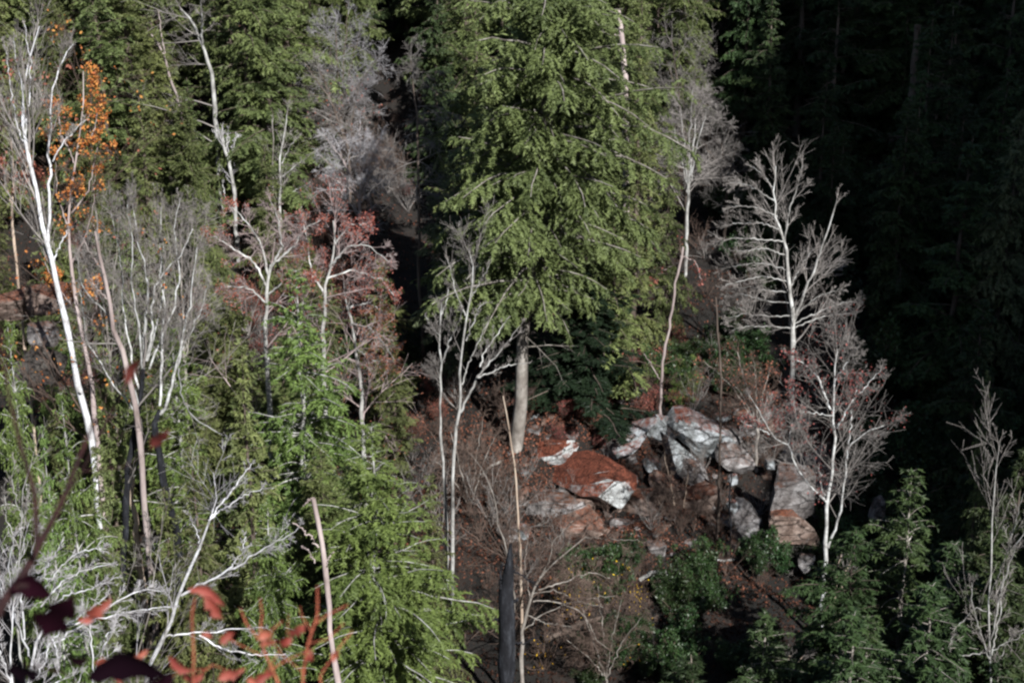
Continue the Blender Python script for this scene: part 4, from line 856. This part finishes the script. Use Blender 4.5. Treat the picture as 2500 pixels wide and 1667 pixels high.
sh = {
 'laurel': [shrub_proto(1, 'laurel', .17, 16, 2.2, 4), shrub_proto(2, 'laurel', .15, 20, 1.8, 4)],
 'brush': [shrub_proto(3, None, n=9, H=2.6, barkm='twig', n2=5, n3=4), shrub_proto(4, None, n=8, H=2.2, barkm='twig_brown', n2=6, n3=5), shrub_proto(8, None, n=6, H=3.2, barkm='twig_brown', spread=(5, 35), n2=6, n3=4), shrub_proto(9, None, n=12, H=1.6, barkm='twig_brown', spread=(15, 75), n2=5, n3=5)],
 'rust': [shrub_proto(5, 'red_leaf', .13, 16, 1.8, 1, leafn=.5)],
 'yellow': [shrub_proto(6, 'yellow', .13, 10, 1.9, 1, leafn=.08)],
 'green': [shrub_proto(7, 'hemlock_bright', .15, 22, 2.0, 5)],
}
def put_shrub(kind, x, y, s, label, group, name, lift=0.):
    wood, fol = rs.choice(sh[kind])
    o = bpy.data.objects.new(name, None); col.objects.link(o); o.empty_display_size = .3
    o.location = (x, y, float(tz(x, y)) + lift); o.rotation_euler = (0, 0, rs.uniform(0, 6.28)); o.scale = (s, s, s * rs.uniform(.8, 1.2))
    tag(o, label, 'shrub', group)
    link('stems', wood, o)
    if fol: link('foliage', fol, o)
LB = {
 'laurel': ('glossy leaved evergreen shrub in the understory', 'evergreen shrubs in the understory', 'laurel_shrub'),
 'brush': ('grey leafless brush shrub on the slope', 'leafless brush on the slope', 'brush_shrub'),
 'rust': ('leafy rust red shrub on the slope', 'rust red shrubs on the slope', 'rusty_shrub'),
 'yellow': ('dark shrub dotted with a few yellow leaves', 'yellow dotted shrubs', 'yellow_shrub'),
 'green': ('low bright green shrub on the slope', 'low green shrubs', 'green_shrub'),
}
def scatter(kind, px0, px1, py0, py1, n, s0, s1, lab=None, grp=None):
    for _ in range(n):
        px, py = rs.uniform(px0, px1), rs.uniform(py0, py1)
        Y = hit(px, py); p = W(px, py, Y); l, g, nm = LB[kind]
        put_shrub(kind, p[0], Y, rs.uniform(s0, s1), lab or l, grp or g, nm)
scatter('laurel', 1420, 2050, 1400, 1700, 40, .5, 1.0, 'dim evergreen shrub in the dark hollow below the boulders', 'evergreen shrubs in the dark hollow')
scatter('laurel', 850, 1060, 850, 1000, 8, .8, 1.2, 'evergreen shrub below the small yellow green hemlock', 'evergreen shrubs below the small hemlock')
scatter('laurel', 1600, 1900, 860, 1000, 12, .7, 1.1, 'evergreen shrub on the slope above the pale boulders', 'evergreen shrubs above the boulders')
scatter('laurel', 2060, 2500, 950, 1500, 40, .9, 1.6, 'dark evergreen shrub on the shaded lower right slope', 'dark evergreen shrubs on the lower right slope')
scatter('laurel', 1750, 2450, 430, 760, 45, 1., 1.8, 'black green shrub on the shaded slope behind the layered tree', 'shrubs on the shaded slope behind the layered tree')
scatter('brush', 1200, 2050, 1120, 1450, 75, .35, .8, 'leafless brown brush shrub among the boulders', 'brush among the boulders')
scatter('brush', 750, 1000, 330, 560, 26, .7, 1.3, 'leafless brush shrub under the smoky grey leafless trees', 'brush under the smoky grey trees')
scatter('brush', 1640, 1850, 350, 800, 34, .6, 1.2, 'leafless brush shrub on the slope behind the thin leaning pole', 'brush behind the leaning pole')
scatter('brush', 1560, 2100, 880, 1150, 30, .5, 1.0, 'leafless brush shrub above the boulders', 'brush above the boulders')
scatter('brush', 900, 1300, 980, 1600, 60, .5, 1.2, 'leafless brush shrub left of the big hemlock trunk', 'brush left of the big hemlock trunk')
scatter('brush', 150, 900, 500, 1000, 40, .8, 1.3, 'leafless brush shrub on the sunlit left slope', 'brush on the sunlit left slope')
scatter('rust', 1540, 1700, 850, 1020, 14, .5, .9, 'rust brown shrub on the steep strip above the white slabs', 'rust brown shrubs above the white slabs')
scatter('rust', 1230, 1480, 980, 1110, 12, .35, .7, 'rust red shrub in the half shade beside the big hemlock trunk', 'rust red shrubs beside the big hemlock trunk')
scatter('rust', 450, 1000, 480, 900, 34, .6, 1.1, 'rust red shrub beneath the oaks with rusty leaf tips', 'rust red shrubs beneath the oaks')
scatter('rust', 100, 280, 620, 1050, 12, .5, .9, 'rust red shrub beside the birch and the rock ledge', 'rust red shrubs beside the birch')
scatter('rust', 850, 1100, 900, 1100, 8, .5, .9, 'rust red shrub right of the drooping oak', 'rust red shrubs right of the drooping oak')
scatter('yellow', 1330, 1560, 1450, 1667, 8, .9, 1.3, 'shrub dotted with yellow leaves in the bottom dark hollow', 'yellow dotted shrubs in the hollow')
scatter('yellow', 0, 150, 830, 1050, 6, .7, 1., 'shrub dotted with yellow leaves beside the left edge bush', 'yellow dotted shrubs at the left edge')
scatter('green', 1590, 1760, 930, 1010, 6, .5, .8, 'low bright green shrub on top of the pale boulders', 'low green shrubs on the boulders')
scatter('laurel', 1830, 1980, 1330, 1420, 8, .6, .9, 'dull green shrub at the foot of the spotted grey boulder', 'green shrubs at the foot of the boulders')
scatter('green', 150, 700, 900, 1300, 26, .8, 1.3, 'low green shrub between the hemlocks on the left', 'low green shrubs on the left')

# fallen logs
def log(label, px0, py0, px1, py1, r, bm):
    A = W(px0, py0, hit(px0, py0)); B = W(px1, py1, hit(px1, py1)); n = 9
    P = A + (B - A) * np.linspace(0, 1, n)[:, None]
    P[:, 2] = np.maximum(P[:, 2], tz(P[:, 0], P[:, 1])) + r * .7
    P[1:-1] += np.random.default_rng(int(px0)).normal(size=(n - 2, 3)) * .05
    V, Q = tubes((P - A)[None], np.linspace(r, r * .55, n)[None], 9, .07)
    tag(link('fallen_log', mesh('fallen_log', V, Q, M[bm], smooth=True), None, A), label, 'log')
log('grey fallen log lying on the brown slope left of the big hemlock trunk', 1130, 1190, 1225, 1130, .16, 'bark_grey')
log('thin pale fallen log crossing the dark hollow under the boulders', 1560, 1420, 1790, 1370, .12, 'bark_pale')
log('brown fallen log below the small yellow green hemlock', 900, 1060, 1040, 1020, .16, 'bark_brown')
log('fallen log in the brush right of the charred snag', 1330, 1580, 1470, 1520, .15, 'bark_brown')

# fallen leaves over the ground in view
rng = np.random.default_rng(9)
n = 105000
yy = 55 + 75 * rng.random(n) ** 1.2; xx = (rng.random(n) - .5) * 2 * (.37 * yy)
m_ = 40000; n += m_
xx = np.r_[xx, rng.normal(5, 9, m_)]; yy = np.r_[yy, rng.normal(76, 6, m_)]
zz = tz(xx, yy) + rng.uniform(.0, .05, n)
Vl, Ql = leaves_at(rng, np.c_[xx, yy, zz], .16, .04, .7)
red = np.exp(-(((xx - 1.5) / 6) ** 2 + ((yy - 81) / 5) ** 2))
tag(link('fallen_leaves', mesh('fallen_leaves', Vl, Ql, M['litter'], np.clip(rng.random(n) ** 2 * np.where(yy < 69, .3, .8) + .65 * red * (rng.random(n) > .3), 0, 1).repeat(4))), kind='stuff')  # nearer leaves tinted darker: shade of the hollow put into colour

# ------------------------------------------------------------------ red leaved twigs right in front of the viewer
def fg_twig(label, Y, stems, leaves, seed, mleaf='leaf_salmon', sm='twig_red', group=None):
    rng = np.random.default_rng(seed)
    o = bpy.data.objects.new('red_leaf_branch', None); col.objects.link(o); o.empty_display_size = .05
    root = W(*stems[0][0][0], Y); o.location = root; tag(o, label, 'branch', group)
    parts = []
    for pts, w0, w1 in stems:
        w0, w1 = w0 * (.95 if w0 > 15 else .62), w1 * .6
        P = np.array([W(px, py, Y + .03 * j) for j, (px, py) in enumerate(pts)]) - root
        p, r = resample(P, np.linspace(w0, w1, len(pts)) * mpp(Y, 1500) / 2, 14)
        parts.append(tubes(p[None], r[None], 8))
    link('stem', mesh('stem', *merge(parts), M[sm], smooth=True), o)
    s = mpp(Y, 1500)
    for k, (px, py, Ln, wd, ang) in enumerate(leaves):
        # a folded pointed leaf blade with a midrib crease and a soft curl
        nn = 9; t = np.linspace(0, 1, nn); half = np.sin(np.pi * t ** .8) ** .8 * .5
        c, a = [], math.radians(ang); d = np.array([math.cos(a), 0, math.sin(a)]); w = np.array([-math.sin(a), 0, math.cos(a)])
        cen = W(px, py, Y + rng.uniform(-.05, .05)) - root; rows = []
        for i in range(nn):
            mid = cen + d * (t[i] - .5) * Ln * s + np.array([0, 1, 0]) * (.16 * Ln * s * math.sin(t[i] * 4 + k)) + w * (.07 * Ln * s * math.sin(t[i] * 3.5 + k))
            hw = half[i] * wd * s * (1 + .3 * math.sin(i * 2.3 + k * 1.7) + .15 * math.sin(i * 4.1 + k)); fold = np.array([0, -.45, 0]) * hw
            rows.append([mid + w * hw + fold, mid + w * hw * .5 + fold * .4, mid, mid - w * hw * .5 + fold * .4, mid - w * hw + fold])
        V = np.array(rows).reshape(-1, 3); idx = np.arange(nn * 5).reshape(nn, 5)
        Q = np.stack([idx[:-1, :-1], idx[:-1, 1:], idx[1:, 1:], idx[1:, :-1]], -1).reshape(-1, 4)
        link('leaf', mesh('leaf', V, Q, M[mleaf], np.full(len(V), rng.random()), smooth=True), o)
    return o
fg_twig('dark stem rising from the bottom left corner with drooping maroon leaves, shade-darkened to black', 2.6,
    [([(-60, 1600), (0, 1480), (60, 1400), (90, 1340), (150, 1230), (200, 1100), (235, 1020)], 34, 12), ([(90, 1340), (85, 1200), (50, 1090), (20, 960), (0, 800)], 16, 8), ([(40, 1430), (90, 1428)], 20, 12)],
    [(80, 1440, 110, 62, -8), (145, 1500, 190, 78, 62), (190, 1605, 60, 30, 10)], 1, 'leaf_purple_shade', 'twig_maroon')
fg_twig('broad shade-darkened purple leaves low at the bottom edge left of the red twigs', 2.7,
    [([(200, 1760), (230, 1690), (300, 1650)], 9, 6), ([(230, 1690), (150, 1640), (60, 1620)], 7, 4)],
    [(315, 1645, 215, 72, 8), (60, 1640, 110, 50, 20), (370, 1670, 150, 70, 40)], 2, 'leaf_purple_shade', 'twig_maroon')
fg_twig('thin reddish brown stem crossing the fan of stems, with two narrow leaves', 2.9,
    [([(150, 1230), (200, 1150), (250, 1050), (300, 950), (330, 900)], 8, 4), ([(200, 1150), (300, 1140), (380, 1090)], 6, 3)],
    [(325, 905, 75, 24, 62), (392, 1070, 85, 26, 55)], 3, 'leaf_rust', 'twig_maroon')
fg_twig('salmon red leaves on a short twig above the shade-darkened purple leaves', 3.1,
    [([(470, 1740), (473, 1600), (468, 1500), (478, 1450)], 12, 7), ([(400, 1667), (440, 1640), (500, 1632)], 6, 5)],
    [(505, 1455, 100, 28, -22), (520, 1480, 75, 34, -40), (440, 1620, 70, 28, -20), (240, 1480, 75, 30, 25), (222, 1505, 60, 20, -5), (250, 1620, 40, 30, 20), (560, 1650, 60, 24, 15), (285, 1655, 40, 20, -30)], 4)
fg_twig('bright red forked stems with small red leaves, right of the salmon leaves', 3.2,
    [([(700, 1740), (680, 1667), (650, 1600), (632, 1560), (600, 1520), (587, 1485)], 11, 5), ([(632, 1560), (640, 1500), (635, 1460)], 7, 4), ([(737, 1740), (740, 1640), (752, 1570), (775, 1500), (775, 1430)], 13, 5),
     ([(765, 1525), (800, 1500), (850, 1475)], 6, 4), ([(640, 1570), (660, 1540), (690, 1515)], 7, 4), ([(800, 1740), (780, 1650), (820, 1590), (860, 1540)], 8, 4), ([(760, 1540), (735, 1500), (732, 1480)], 5, 3), ([(540, 1740), (590, 1680), (650, 1640), (700, 1610), (770, 1580)], 8, 4), ([(560, 1560), (600, 1580), (640, 1600)], 5, 4), ([(430, 1740), (470, 1660), (520, 1620), (560, 1640)], 6, 3), ([(752, 1570), (800, 1560), (840, 1520)], 4, 3), ([(650, 1640), (700, 1560), (705, 1500)], 4, 2), ([(740, 1640), (690, 1600), (640, 1530)], 4, 2)],
    [(820, 1600, 40, 18, 60), (600, 1700, 60, 20, 30), (470, 1650, 60, 24, 15), (755, 1600, 36, 16, 70), (340, 1600, 50, 18, 20), (555, 1555, 45, 22, 25), (650, 1550, 40, 26, 20), (655, 1568, 50, 22, 35), (725, 1535, 60, 26, 50), (698, 1560, 45, 22, 30), (570, 1640, 60, 22, 5), (640, 1655, 70, 26, 10), (505, 1550, 30, 16, -30), (620, 1665, 40, 22, -10)], 5)
